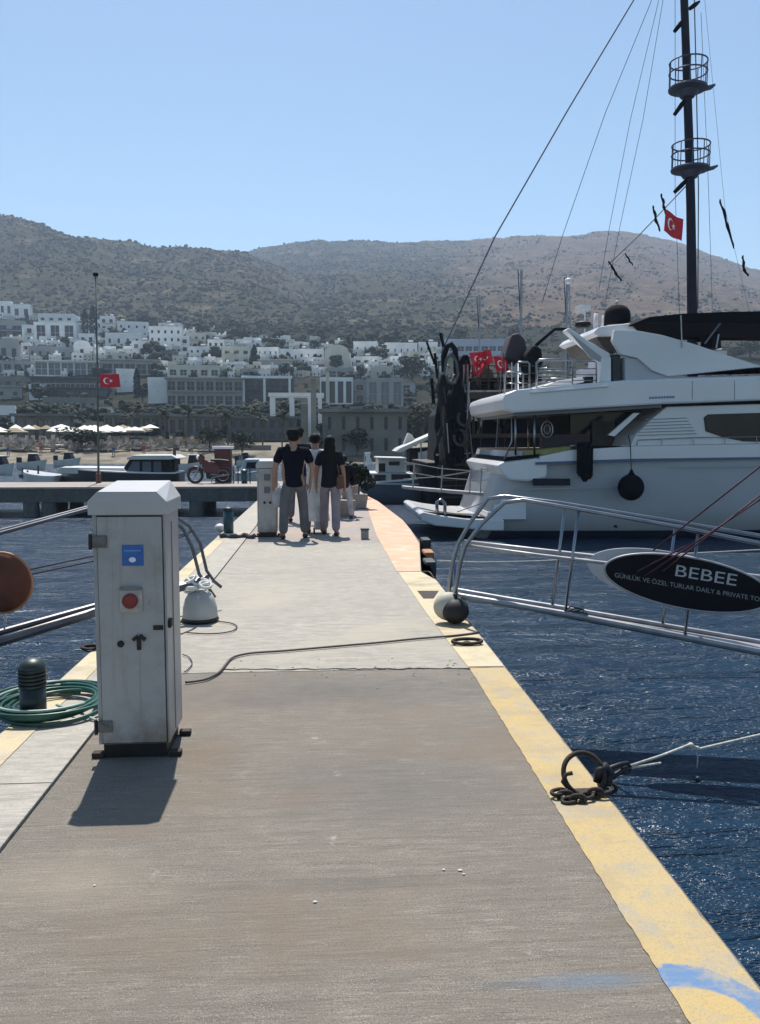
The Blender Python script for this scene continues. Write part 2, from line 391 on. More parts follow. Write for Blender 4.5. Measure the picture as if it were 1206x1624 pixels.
# scattered scrub on the hills (uncountable)
ico_v = []; t_ = (1 + 5 ** .5) / 2
for q in ((-1, t_, 0), (1, t_, 0), (-1, -t_, 0), (1, -t_, 0), (0, -1, t_), (0, 1, t_), (0, -1, -t_), (0, 1, -t_), (t_, 0, -1), (t_, 0, 1), (-t_, 0, -1), (-t_, 0, 1)): ico_v.append(q)
ico_v = np.array(ico_v) / np.linalg.norm(ico_v[0])
ico_f = np.array([(0, 11, 5), (0, 5, 1), (0, 1, 7), (0, 7, 10), (0, 10, 11), (1, 5, 9), (5, 11, 4), (11, 10, 2), (10, 7, 6), (7, 1, 8), (3, 9, 4), (3, 4, 2), (3, 2, 6), (3, 6, 8), (3, 8, 9), (4, 9, 5), (2, 4, 11), (6, 2, 10), (8, 6, 7), (9, 8, 1)])
rs = np.random.RandomState(3)
def scatter(name, n, u0, u1, d0, d1, r0, r1, m, keep, label, flat=.75, sub=0):
    P_ = []
    while len(P_) < n:
        u_ = rs.uniform(u0, u1); d_ = d0 + (d1 - d0) * rs.uniform() ** .8
        if keep(u_, d_): 
            x, y = xy(u_, d_); P_.append((x, y, terr(u_, d_)))
    P_ = np.array(P_); r_ = rs.uniform(r0, r1, n) * (.7 + rs.uniform(0, 1, n) ** 4 * 1.3)
    if sub:
        off = rs.normal(0, 1, (n, sub, 3)); off /= np.linalg.norm(off, axis=2, keepdims=True); off *= rs.uniform(.3, .95, (n, sub, 1)); off[:, :, 2] = np.abs(off[:, :, 2]) * 1.1
        P_ = (P_[:, None] + off * r_[:, None, None]).reshape(-1, 3); r_ = np.repeat(r_, sub) * rs.uniform(.22, .42, n * sub); n = n * sub
    jit = rs.uniform(.6, 1.3, (n, 12, 3))
    VV = ico_v[None] * jit * r_[:, None, None]; VV[:, :, 2] *= flat; VV += P_[:, None]; VV[:, :, 2] += r_[:, None] * .3
    FF = ico_f[None] + (np.arange(n) * 12)[:, None, None]
    o = np_mesh(name, VV.reshape(-1, 3), FF.reshape(-1, 3), m); o['kind'] = 'stuff'; o['label'] = label; o['category'] = 'scrub'; return o
def kp(u_, d_):
    v_ = noise.noise(Vector((u_ * .02, d_ * .012, 0))); dens = .62 if u_ < 560 else max(.14, .62 - (u_ - 560) / 600)
    return rs.uniform() < dens + v_ * .7
scatter('hill_scrub', 34000, -150, 1350, 400, 1250, .5, 1.35, M_scrub, kp, 'dark scrub bushes dotted over the hills behind the town')
scatter('town_shrubs', 3000, -150, 1350, 128, 430, .5, 1.5, M_leafm, lambda u_, d_: True, 'low green shrubs growing between the houses', .8, 6)
# ---------------------------------------------------------------- pier and cross dock (structure)
def VPn(px, py, a, b):
    """point seen at a pixel on the upright plane through ground points a and b"""
    d = ray(px, py); nx, ny = (b[1] - a[1]), -(b[0] - a[0])
    t = (a[0] * nx + a[1] * ny) / (d.x * nx + d.y * ny)
    return Vector((d.x * t, d.y * t, EYE + d.z * t))
M_steel = mat('brushed_steel', (.27, .29, .32), .28, 1, var=.25, vscale=6)
M_alu = mat('weathered_aluminium', (.36, .36, .375), .5, .5, var=.25, vscale=8)
M_dark = mat('dark_metal', (.018, .018, .02), .5, .3, var=.4, vscale=14)
M_rust = mat('rusty_iron', (.05, .034, .026), .75, .3, col2=(.016, .014, .014), vscale=30, bump=.002, bscale=90)
M_rubber = mat('black_rubber', (.010, .010, .012), .55, var=.4, vscale=8)
M_rope = mat('pale_rope', (.55, .53, .48), .9, var=.35, vscale=40)
M_drope = mat('dark_rope', (.05, .05, .06), .9, var=.4, vscale=30)
edgeR = [(1.27, -4), (1.27, 9.25), (1.17, 9.8), (1.50, 12.9), (1.56, 16.2), (1.39, 21.2), (1.18, 23.6), (1.0, 28.26)]
edgeL = [(-1.77, 28.26), (-1.77, -4)]
pier = MB(); pier.prism([(x, y, -.55) for x, y in edgeR + edgeL], (0, 0, .538))
pier = struct(pier.build('pier', M_conc_dark))
yj = G(600, 1062).y; yj2 = G(600, 907).y; yj3 = G(600, 861).y
def slab(name, pts, m, z0=-.012, z1=0.0, bevel=.003):
    o = MB().prism([(x, y, z0) for x, y in pts], (0, 0, z1 - z0)).build(name, m, pier, bevel=bevel); return o
g = .006
slab('slab', [(-1.266, -4), (1.266, -4), (1.266, yj - g), (-1.266, yj - g)], M_conc_near)
slab('slab', [(-1.266, yj + g), (1.266, yj + g), (1.266, yj2 - .003), (-1.266, yj2 - .003)], M_conc_far)
slab('slab', [(-1.266, yj2 + .003), (1.266, yj2 + .003), (1.262, 9.25), (1.165, 9.8), (1.46, 12.5), (1.47, yj3 - g), (-1.266, yj3 - g)], M_conc_far)
slab('slab', [(-1.266, yj3 + g), (1.45, yj3 + g), (1.55, 16.2), (1.38, 21.2), (1.17, 23.6), (.99, 28.2), (-1.266, 28.2)], M_conc_pink)
yl = [-4, G(130, 1243).y, 6.4, 9.5, yj3, 20, 27.9]
for a_, b_ in zip(yl, yl[1:]):
    slab('edge_slab', [(-1.766, a_ + .004), (-1.276, a_ + .004), (-1.276, b_ - .004), (-1.766, b_ - .004)], M_conc_side, z1=.010)
def sheet(name, pts, m, z):
    o = MB().prism([(x, y, z - .0025) for x, y in pts], (0, 0, .0025)).build(name, m, pier); return o
jr = random.Random(17)
jag = [(.985 + .02 * max(0, yy) / 5.5 + jr.uniform(-.003, .003), yy) for yy in np.arange(1.2, yj - .03, .035)]
jag2 = [(1.256 - abs(jr.gauss(0, .002)), yy) for yy in np.arange(1.2, yj - .03, .05)]
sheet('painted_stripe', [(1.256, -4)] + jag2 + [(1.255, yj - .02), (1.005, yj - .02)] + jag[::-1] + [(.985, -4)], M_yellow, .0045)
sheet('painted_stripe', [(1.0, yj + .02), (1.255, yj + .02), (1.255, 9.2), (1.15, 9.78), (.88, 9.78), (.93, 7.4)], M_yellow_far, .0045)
k = NB('orange_paint_far'); c = k.mix(k.ramp(k.noise(.5, 5), [(.35, 0), (.65, 1)]), (.58, .30, .20), (.58, .36, .23)); c = k.mix(k.ramp(k.noise(3, 6), [(.5, 0), (.7, .5)]), c, (.60, .54, .47)); M_orange = k.out(c, .8)
sheet('painted_stripe', [(.87, 9.82), (1.15, 9.82), (1.45, 12.55), (1.52, 14.5), (1.54, 16.2), (1.37, 21.2), (1.17, 23.6), (1.02, 24.6), (1.0, 19.5), (.86, 13.6)], M_orange, .0045)
sheet('painted_stripe', [(-1.755, -4), (-1.59, -4), (-1.59, 13), (-1.755, 13)], M_yellow_far, .0145)
sheet('patch', [(G(662, 938).x, G(662, 938).y), (G(696, 938).x, G(696, 938).y), (G(688, 950).x, G(688, 950).y), (G(672, 950).x, G(672, 950).y)], M_rust, .0075)

dock = MB(); dock.box(-60, .98, 28.3, 31.6, -.52, -.07); dock = struct(dock.build('cross_dock', M_conc_dark))
MB().box(-60.05, 1.0, 28.27, 31.65, -.066, .0).build('deck_edge', M_conc_pink, dock)
for x in (-9.95, -9.35, -15.5, -21, -4.4):
    MB().lathe((x, 28.5, -6), [(.26, 0), (.26, 5.47)], 14).build('pile', M_conc_dark, dock)
    MB().lathe((x, 31.6, -6), [(.26, 0), (.26, 5.47)], 14).build('pile', M_conc_dark, dock)
for y in (2, 6, 10, 14, 18, 22):
    for x in (-1.3, .9): MB().lathe((x, y, -6), [(.2, 0), (.2, 5.44)], 12).build('pile', M_conc_dark, pier)

# ---------------------------------------------------------------- pedestals
M_ped = mat('pedestal_paint', (.46, .455, .45), .42, var=.14, vscale=2.2, bump=.0006, bscale=30)
k = NB('pedestal_scuffed_shaded')  # base greyer than the cap: shaded front put into colour, plus real scuffs
s1 = k.noise(3.5, 7, .7); s2 = k.noise(1, 6, .65, k.mapping((22, 22, 1.6)))
c = k.mix(k.ramp(s1, [(.45, 0), (.66, .7)]), (.36, .355, .355), (.25, .24, .225)); c = k.mix(k.ramp(s2, [(.54, 0), (.68, .6)]), c, (.27, .235, .19))
c = k.mix(k.ramp(k.noise(14, 6, .7), [(.66, 0), (.70, .8)]), c, (.22, .16, .12))
x_, y_, z_ = k.xyz(); c = k.mix(k.math('MULTIPLY', k.ramp(k.math('ADD', z_, k.math('MULTIPLY', s2, .25)), [(.18, .9), (.42, 0)]), k.ramp(s1, [(.42, 0), (.6, 1)])), c, (.20, .16, .12))
k.bump(s1, .0012); M_pedd = k.out(c, .4)
def pedestal(label, x0, x1, y0, h, detail):
    cx, w_, dp = (x0 + x1) / 2, x1 - x0, .37
    t = thing('shore_power_pedestal', label, 'power pedestal', (cx, y0 + dp / 2, 0))
    z0 = .075; zc = h - .115
    MB().box(x0 + .02, x1 - .02, y0 + .02, y0 + dp - .02, .0, z0 + .01).build('plinth', M_dark, t)
    MB().box(x0, x1, y0, y0 + dp, z0, zc + .02).build('body', M_pedd, t, bevel=.006)
    e = .014                                        # door: proud sheet with dark gap behind
    MB().box(x0 + .022, x1 - .010, y0 - .0035, y0 - .0005, z0 + .006, zc - .004).build('door_seal', M_rubber, t)
    dr = MB().box(x0 + .026, x1 - .014, y0 - e, y0 - .003, z0 + .012, zc - .010).build('door', M_pedd, t, bevel=.003)
    # cap with sloping shoulders
    o_ = .014; c0, c1, d0, d1 = x0 - o_, x1 + o_, y0 - o_ - .006, y0 + dp + o_
    cap = MB(); b_ = .05; zt, zm = h, h - .05
    lo = [(c0, d0, zc), (c1, d0, zc), (c1, d1, zc), (c0, d1, zc)]; mi_ = [(x, y, zm) for x, y, z in lo]
    hi = [(c0 + b_, d0 + .004, zt), (c1 - b_, d0 + .004, zt), (c1 - b_, d1 - .02, zt + .035), (c0 + b_, d1 - .02, zt + .035)]
    cap.v = lo + mi_ + hi
    cap.f = [(3, 2, 1, 0), (8, 9, 10, 11)] + [(i, (i + 1) % 4, 4 + (i + 1) % 4, 4 + i) for i in range(4)] + [(4 + i, 4 + (i + 1) % 4, 8 + (i + 1) % 4, 8 + i) for i in range(4)]
    cap.build('cap', M_ped, t, bevel=.004)
    yf = y0 - e
    if detail:
        for zz in (zc - .13, zc - .53 - .22 * 0, z0 + .10):
            if zz == zc - .53: continue
            hg = MB().box(x0 - .012, x0 + .075, yf - .008, yf - .0005, zz - .03, zz + .03)
            hg = hg.build('hinge', mat('hinge_metal', (.17, .16, .155), .5, .3, var=.4, vscale=30), t, bevel=.003)
            MB().tube([(x0 - .004, yf - .008, zz - .038), (x0 - .004, yf - .008, zz + .038)], .009, 10).build('hinge_pin', M_dark, hg)
        xs = P(212, 880, y0).x
        bl = mat('blue_sticker', (.03, .13, .42), .4, var=.25, vscale=30); zs = P(212, 880, y0).z
        st = MB().box(xs - .052, xs + .052, yf - .003, yf - .0005, zs - .052, zs + .052).build('sticker', bl, t, bevel=.001)
        wm = mat('white_print', (.75, .77, .8), .5)
        MB().ball((xs - .002, yf - .0035, zs - .022), .017, .0012, .013).build('white_mark', wm, st)
        MB().box(xs - .040, xs + .040, yf - .0042, yf - .0032, zs + .020, zs + .026).build('white_mark', mat('pale_blue_print', (.12, .3, .6), .5), st)
        q = P(209, 951, y0); gp = mat('socket_grey', (.50, .47, .44), .5, var=.3, vscale=20)
        so_ = MB().box(q.x - .052, q.x + .058, yf - .012, yf - .0005, q.z - .06, q.z + .058).build('socket', gp, t, bevel=.006)
        MB().lathe((q.x, yf - .012, q.z), [(.037, 0), (.037, .018), (.030, .026)], 24, ax=(0, -1, 0)).build('socket_cover', mat('red_plastic', (.24, .025, .022), .5, var=.35, vscale=25), so_)
        MB().box(q.x - .05, q.x + .055, yf - .02, yf - .0125, q.z + .052, q.z + .068).build('label_strip', mat('faded_grey', (.22, .22, .22), .6, var=.4, vscale=60), so_)
        q = P(193, 1020, y0); MB().lathe((q.x, yf, q.z), [(.017, 0), (.017, .006), (.010, .010)], 16, ax=(0, -1, 0)).build('key_lock', M_dark, t)
        q = P(222, 1016, y0)
        lt = MB().obox((q.x, yf - .006, q.z - .01), (.010, 0, 0), (0, .005, 0), (0, 0, .032)).build('latch', M_dark, t, bevel=.002)
        MB().obox((q.x - .016, yf - .007, q.z + .018), (.013, 0, .010), (0, .004, 0), (-.005, 0, .007)).obox((q.x + .018, yf - .007, q.z + .020), (.014, 0, -.012), (0, .004, 0), (.005, 0, .007)).build('latch_wing', M_dark, lt)
        MB().box(q.x - .0015, q.x + .0015, yf - .0015, yf - .0004, z0 + .02, q.z - .03).build('drip_stain', mat('stain_line', (.36, .33, .3), .6), t)
        q = P(262, 994, y0)
        hp = MB().box(x1 - .065, x1 - .016, yf - .006, yf - .0004, q.z - .012, q.z + .012).build('hasp', M_rust, t, bevel=.002)
        MB().box(x1 + .0005, x1 + .014, y0 + .02, y0 + .075, q.z - .012, q.z + .03).build('hasp_staple', M_rust, hp, bevel=.003)
        MB().box(x1 + .0005, x1 + .004, y0 + .16, y0 + .166, z0 + .02, zc - .05).build('side_seam', mat('seam_shadow', (.25, .25, .26), .6), t)
    else:
        for px, py in ((424, 757), (424, 777)):
            q = P(px, py, y0); MB().box(q.x - .045, q.x + .045, yf - .03, yf - .0005, q.z - .05, q.z + .05).build('socket', mat('socket_bluegrey', (.10, .13, .18), .4, var=.3, vscale=9), t, bevel=.01)
        for px in (420, 429):
            q = P(px, 797, y0); MB().lathe((q.x, yf, q.z), [(.022, 0), (.022, .014)], 14, ax=(0, -1, 0)).build('key_lock', M_dark, t)
        for zz in (zc - .12, z0 + .14): MB().box(x0 - .01, x0 + .07, yf - .008, yf - .0005, zz - .03, zz + .03).build('hinge', M_alu, t)
    for sx in (x0 - .02, x1 + .012):
        for yy in (y0 + .03, y0 + dp - .05): MB().box(min(sx, sx + .05) - .02, sx + .04, yy - .02, yy + .025, .0005, .028).build('foot_bracket', M_rust, t, bevel=.003)
    return t
yp = G(215, 1203).y
xa, xb = P(157, 1185, yp).x, P(270, 1185, yp).x
pedestal('scuffed white power pedestal with blue sticker and red socket, nearest the camera', xa, xb, yp, P(200, 779, yp).z, True)
y2 = G(425, 852).y
pedestal('distant power pedestal with two dark sockets, left of the man in navy', P(409, 852, y2).x, P(440, 852, y2).x, y2, P(425, 731, y2).z, False)

# ---------------------------------------------------------------- bollard lamp, hose, posts
M_bol = mat('dark_green_metal', (.03, .048, .046), .42, .2, var=.45, vscale=9)
b0 = G(54, 1139); hb = P(52, 1043, b0.y).z; rb = .074
t = thing('bollard_light', 'dark domed bollard light standing inside the coiled green hose', 'bollard light', b0)
MB().lathe(b0, [(rb * .97, 0), (rb * .97, hb * .52)], 24).build('post', M_bol, t, True)
lv = MB()
for i in range(5):
    z = hb * (.52 + i * .062); lv.lathe(b0, [(rb * .84, z), (rb * .84, z + hb * .02), (rb * 1.04, z + hb * .024), (rb * 1.04, z + hb * .055), (rb * .84, z + hb * .06)], 24)
lv.build('louvre', M_bol, t)
MB().lathe(b0, [(rb * 1.04, hb * .83)] + [(rb * 1.04 * math.cos(a), hb * .84 + hb * .16 * math.sin(a)) for a in (0, .3, .6, .9, 1.15, 1.35, 1.5)], 24).build('dome', M_bol, t, True)
MB().box(b0.x + .06, b0.x + .12, b0.y - .02, b0.y + .02, .012, .04).build('foot_bracket', M_dark, t)
M_hose = mat('green_hose', (.012, .085, .062), .35, var=.45, vscale=5)
M_hose2 = mat('pale_green_hose', (.30, .42, .36), .4, var=.3, vscale=5)
ho_t = thing('garden_hose', 'green hose coiled in loose loops round the bollard light', 'hose', G(80, 1130))
cx_, cy_ = G(84, 1128).x, G(84, 1128).y
def coil(turns, r0, seed, zz=.02, rx=1, ph=0):
    q = random.Random(seed); pts = []
    N = int(turns * 40)
    for i in range(N):
        a = ph + 2 * math.pi * i / 40; f = r0 * (1 + .10 * math.sin(a * .37 + seed) + .03 * math.sin(a * 2.1 + seed * 2))
        pts.append((cx_ + .03 * math.sin(a * .21 + seed) + f * rx * math.cos(a), cy_ + .03 * math.cos(a * .27 + seed) + f * 1.0 * math.sin(a), .010 + zz + .022 * math.sin(a * .5 + seed) ** 2 + .010 * i / 40))
    return pts
for i, (tr, r_, sd_) in enumerate(((4.3, .29, 1), (3.6, .25, 5), (2.2, .33, 9))):
    MB().tube(coil(tr, r_, sd_, .012 + .012 * i, 1.0, i), .0105, 8).build('hose_loop', M_hose, ho_t, True)
MB().tube(coil(.62, .315, 3, .07, 1.0, 2.2), .009, 8).build('hose_end', M_hose2, ho_t, True)
MB().tube([G(90, 1118, .05), G(115, 1126, .045), G(135, 1134, .035), G(152, 1142, .02), G(165, 1152, .015)], .008, 8).build('hose_end', M_hose2, ho_t, True)

b1 = G(363, 846); hb1 = P(362, 804, b1.y).z
t = thing('bollard_light', 'slim teal bollard post at the left pier edge beyond the folded gangway', 'bollard light', b1)
MB().lathe(b1, [(.085, 0), (.085, hb1 * .88)], 16).build('post', mat('teal_metal', (.02, .07, .085), .4, var=.3, vscale=6), t, True)
MB().lathe(b1, [(.095, hb1 * .88), (.09, hb1 * .96), (.03, hb1)], 16).build('dome', M_bol, t, True)
q = G(349, 843)
fd = tag(MB().ball(q + Vector((0, 0, .07)), .085, .1, .07).build('float', mat('white_float', (.7, .7, .68), .5, var=.2, vscale=8), smooth=True), 'small white float beside the slim teal post', 'float')
m3 = G(378, 854)
mr = tag(MB().tube([m3 + Vector((-.28 + .56 * i / 12, .05 * math.sin(i), .035 + .02 * math.sin(i * 1.7))) for i in range(13)], .04, 8).build('rope_bundle', M_drope, smooth=True), 'dark rope bundle lying across the pier edge near the far pedestal', 'rope')

# mooring gear right
def cleat_ring(c, r, label):
    t = thing('mooring_ring', label, 'mooring ring', c)
    MB().lathe(c, [(.05, .006), (.05, .016), (.02, .03)], 14).build('base_plate', M_rust, t)
    MB().tube([c + Vector((r * math.cos(a) * 1.0, r * .34 * math.sin(a), .03 + .01 * math.sin(a))) for a in [2 * math.pi * i / 28 for i in range(28)]], .014, 8, closed=True).build('ring', M_rust, t, True)
    return t
cleat_ring(G(741, 1023), .115, 'flat rusty oval mooring ring lying on the faded yellow edge by the crack')
cleat_ring(G(146, 1033), .07, 'small dark mooring ring on the left yellow edge behind the near pedestal')
# ring with chain
rc = G(912, 1262)
t = thing('mooring_ring', 'upright rusty ring shackled to a short chain on the near yellow stripe', 'mooring ring', rc)
MB().box(rc.x - .05, rc.x + .09, rc.y - .035, rc.y + .045, .003, .016).build('base_plate', M_rust, t, bevel=.003)
ctr = P(926, 1237, rc.y + .02); ctr.z = .092; rr = .093
MB().tube([ctr + Vector((rr * math.cos(a), .05 * math.sin(a), rr * .86 * math.sin(a))) for a in [2 * math.pi * i / 32 for i in range(32)]], .0115, 10, closed=True).build('ring', M_rust, t, True)
def link(c, ax, up, L, Wd, r_):
    ax = Vector(ax).normalized(); up = Vector(up); up = (up - ax * ax.dot(up)).normalized(); pts = []
    for i in range(20):
        a = 2 * math.pi * i / 20; pts.append(Vector(c) + ax * (L * math.cos(a) + (L * .25 if math.cos(a) > 0 else -L * .25)) + up * (Wd * math.sin(a)))
    return MB().tube(pts, r_, 8, closed=True)
chn = [G(886, 1256, .03), G(897, 1262, .02), G(903, 1269, .015), G(917, 1268, .02), G(930, 1262, .025), G(945, 1258, .03), G(958, 1254, .035), G(966, 1250, .03)]
for i, c_ in enumerate(chn):
    link(c_, (1, .2 * (-1) ** i, .1), (0, .3, 1) if i % 2 else (0, 1, .2), .026, .019, .0085).build('chain_link', M_rust, t, True)
MB().tube([P(900, 1248, rc.y), P(893, 1240, rc.y), P(898, 1228, rc.y), P(908, 1226, rc.y)], .010, 8).build('shackle', M_rust, t, True)
# mooring line
ma, mbb = (rc.x + .1, rc.y + .02), (3.2, 4.4)
def W(px, py): return VPn(px, py, ma, mbb)
t = thing('mooring_line', 'pale mooring rope with a knot running from the shackled ring out over the water', 'mooring rope', W(955, 1232))
MB().tube([W(948, 1240), W(950, 1222), W(960, 1216), W(968, 1226), W(962, 1242), W(952, 1246)], [.02, .022, .022, .022, .024, .02], 10).build('rope_eye', M_rubber, t, True)
MB().tube([W(966, 1234), W(978, 1228), W(990, 1220), W(1000, 1217)], [.016, .013, .011, .009], 8).build('rope_tail', M_rubber, t, True)
MB().tube([W(952, 1238), W(968, 1218), W(984, 1212), W(996, 1209)], [.016, .012, .010, .008], 8).build('rope_tail', M_rubber, t, True)
MB().tube([W(993 + 7 * math.cos(a), 1218 + 8 * math.sin(a)) for a in [2 * math.pi * i / 16 for i in range(16)]], .006, 8, closed=True).build('thimble', M_dark, t, True)
MB().tube([W(1001, 1214), W(1050, 1198), W(1096, 1180), W(1108, 1188), W(1206, 1165), W(1320, 1130), W(1500, 1062)], .0062, 8).build('rope', M_rope, t, True)
MB().tube([W(1001, 1218), W(1025, 1214), W(1048, 1210)], .0055, 8).build('rope', M_rope, t, True)
MB().ball(W(1096, 1182), .014).ball(W(1106, 1187), .013).tube([W(1104, 1187), W(1107, 1200), W(1106, 1218)], .003, 6).build('knot', M_rope, t, True)
MB().ball(W(1107, 1236), .014, .014, .016).build('lead_weight', M_rubber, t, True)

# cable on the ground
pts = [G(x, y, .014) for x, y in ((294, 1082), (312, 1080), (330, 1076), (348, 1066), (358, 1054), (366, 1045), (380, 1039), (405, 1035), (450, 1032), (520, 1026), (600, 1019), (660, 1013), (720, 1008), (760, 1003))]
def smooth_path(pts, n=4):
    out = []
    for i in range(len(pts) - 1):
        p0, p1, p2, p3 = pts[max(i - 1, 0)], pts[i], pts[i + 1], pts[min(i + 2, len(pts) - 1)]
        for k_ in range(n):
            u_ = k_ / n; out.append(.5 * ((2 * p1) + (p2 - p0) * u_ + (2 * p0 - 5 * p1 + 4 * p2 - p3) * u_ * u_ + (3 * p1 - p0 - 3 * p2 + p3) * u_ ** 3))
    return out + [pts[-1]]
tag(MB().tube(smooth_path(pts), .0085, 8).build('cable', mat('brown_cable', (.09, .07, .065), .6, var=.4, vscale=8), smooth=True), 'dark brown cable snaking across the pier from the near pedestal to the right edge', 'cable')
pts = [G(x, y, .012) for x, y in ((340, 984), (352, 986), (366, 988), (376, 993), (370, 1000), (350, 1004), (325, 1005), (296, 1003))]
tag(MB().tube(smooth_path(pts), .005, 6).build('cord', M_drope, smooth=True), 'thin grey cord looped on the concrete by the grey fender', 'cord')
pts = [G(x, y, .012) for x, y in ((290, 1038), (300, 1042), (305, 1052), (298, 1062), (292, 1066))]
tag(MB().tube(smooth_path(pts), .004, 6).build('cord', M_drope, smooth=True), 'short thin cord curled against the side of the near pedestal', 'cord')
# small litter, pebbles on the concrete
pb_ = MB()
for px, py in ((704, 1379), (736, 1386), (730, 1380), (150, 1404), (500, 1430)):
    q = G(px, py, .004); r_ = rnd.uniform(.003, .007); pb_.ball(q, r_ * 1.6, r_, r_ * .6, 7, 5)
st_ = pb_.build('chips', mat('pale_chips', (.62, .6, .55), .9)); st_['kind'] = 'stuff'; st_['label'] = 'tiny pale chips scattered on the near concrete'

# ---------------------------------------------------------------- right gangway with sign
NA, NBp = (1.20, 7.0), (3.25, 6.35); FA, FB = (1.25, 7.40), (3.32, 6.76)
def N_(px, py): return VPn(px, py, NA, NBp)
def F_(px, py): return VPn(px, py, FA, FB)
t = thing('gangway', 'narrow aluminium gangway with doubled handrails and the black oval sign, right of the pier', 'gangway', (1.25, 7.2, 0))
MB().tube([N_(722, 944), N_(800, 957), N_(905, 975), N_(1206, 1034), N_(1420, 1078)], .028, 8).build('side_beam', M_alu, t)
MB().tube([F_(726, 936), F_(800, 949), F_(905, 966), F_(1206, 1018), F_(1420, 1056)], .022, 8).build('side_beam', M_alu, t)
tr = MB(); tr.quad(N_(740, 948), N_(1400, 1076), F_(1392, 1053), F_(732, 941)); tr.quad(N_(740, 949.5), N_(1400, 1078), F_(1392, 1055), F_(732, 942.5))
for i in range(26):
    a = i / 25; p = N_(740 + 660 * a, 948 + a * 128); q = F_(740 + 660 * a - 8, 941 + a * 112)
    pass
for i in range(0, 26):
    pass
tr = tr.build('walkway', M_alu, t)
top = [(722, 948), (724, 925), (731, 890), (738, 865), (765, 830), (800, 797), (830, 793), (905, 806), (1075, 836), (1206, 862), (1420, 905)]
MB().tube([N_(x, y) for x, y in top], .019, 10).build('handrail', M_steel, t, True)
top = [(712, 945), (714, 915), (721, 880), (727, 862), (745, 830), (774, 791), (800, 787), (890, 798), (1060, 826), (1206, 850), (1420, 888)]
MB().tube([F_(x, y) for x, y in top], .019, 10).build('handrail', M_steel, t, True)
MB().tube([N_(745, 866), N_(850, 880), N_(960, 893), N_(1030, 903)], .016, 8).build('mid_rail', M_alu, t, True)
MB().tube([F_(735, 859), F_(850, 872), F_(950, 883), F_(1206, 915), F_(1420, 945)], .02, 8).build('mid_rail', M_alu, t, True)
for px, y0_, y1_, fn in ((918, 808, 976, 0), (897, 799, 966, 1), (1108, 842, 1010, 0), (1072, 829, 994, 1), (1300, 880, 1052, 0), (1260, 860, 1026, 1)):
    f_ = N_ if fn == 0 else F_; dxp = -22
    MB().tube([f_(px, y0_), f_(px + dxp, y1_)], .013, 8).build('stanchion', M_steel, t, True)
lash = MB()
for i in range(5): lash.tube([N_(890 + i * 6, 973 - i), N_(905 + i * 7, 962 + 3 * i), N_(925, 966)], .006, 6)
lash.build('lashing', M_drope, t, True)
# the two oval plates
def oval(name, fn, c0, c1, hy, m, th, m2=None, lift=0.0):
    L, Rr = fn(*c0), fn(*c1); c_ = (L + Rr) / 2; ex = (Rr - L) / 2; nrm = ex.cross(Vector((0, 0, 1))).normalized()
    if nrm.y > 0: nrm = -nrm
    hz_ = hy * c_.y / 1300; N = 44
    ring = [c_ + nrm * lift + ex * math.cos(2 * math.pi * i / N) + Vector((0, 0, hz_ * math.sin(2 * math.pi * i / N))) for i in range(N)]
    return ring, nrm, c_, ex, hz_
sg = thing('oval_sign', 'black oval sign lettered BEBEE in silver on the right gangway rail', 'sign', N_(1090, 922))
ring, nrm, c_, ex, hz_ = oval('x', N_, (959, 902), (1222, 946), 43, None, .02, lift=.035)
MB().prism(ring, -nrm * .02).build('board', mat('black_gloss', (.008, .008, .013), .4, var=.3, vscale=4, spec=.12), sg)
MB().tube([p - nrm * .008 for p in ring], .011, 8, closed=True).build('rim', M_alu, sg, True)
sb = tag(MB().prism(oval('y', F_, (932, 893), (1190, 938), 43, None, .02)[0], nrm * .02).build('oval_sign', mat('sign_back', (.50, .51, .52), .5, var=.25, vscale=3)), 'plain grey oval board behind the black lettered one on the far rail', 'sign')
def text(body, name, pos, exu, ezu, h, width, m, parent, nrm, thick=.0015):
    cu = bpy.data.curves.new(name, 'FONT'); cu.body = body; cu.size = 1; cu.extrude = 0
    o = bpy.data.objects.new(name, cu); COL.objects.link(o)
    dg = bpy.context.evaluated_depsgraph_get(); dg.update(); me = bpy.data.meshes.new_from_object(o.evaluated_get(dg))
    bpy.data.objects.remove(o)
    xs = [v.co.x for v in me.vertices]; ys = [v.co.y for v in me.vertices]; w0 = max(xs) - min(xs); h0 = max(ys)
    base = Vector((0, 0, 0)); p_ = parent
    while p_ is not None: base += p_.location; p_ = p_.parent
    for v in me.vertices:
        q_ = Vector(pos) + exu * ((v.co.x - min(xs)) / w0 * width) + ezu * (v.co.y / h0 * h) + nrm * thick; v.co = q_ - base
    me.materials.clear(); me.materials.append(m); o = bpy.data.objects.new(name, me); COL.objects.link(o); o.parent = parent; return o
M_let = mat('silver_lettering', (.42, .42, .45), .4)
exu = ex.normalized(); ez = Vector((0, 0, 1)); px2m = 6.6 / 1300
text('BEBEE', 'lettering', N_(1070, 912) + nrm * .036, exu, (ez + exu * .12).normalized(), .092, .47, M_let, sg, nrm)
text('GÜNLÜK VE ÖZEL TURLAR DAILY & PRIVATE TOURS', 'lettering', N_(975, 914) + nrm * .036, exu, ez, .045, 1.22, mat('dull_lettering', (.26, .26, .28), .5), sg, nrm)
# rope hoists
tg = thing('hoist_rope', 'doubled dark red ropes slanting up from the oval sign to the right', 'rope', N_(1040, 880))
M_red = mat('dark_red_rope', (.11, .035, .06), .8, var=.4, vscale=14)
for a, b in (((1035, 872), (1420, 570)), ((1010, 905), (1100, 858)), ((1022, 912), (1206, 790)), ((1050, 905), (1206, 783)), ((1206, 790), (1420, 660)), ((1206, 783), (1420, 650))):
    MB().tube([N_(*a) + nrm * .05, N_(*b) + nrm * .05], .0075, 6).build('rope', M_red, tg, True)

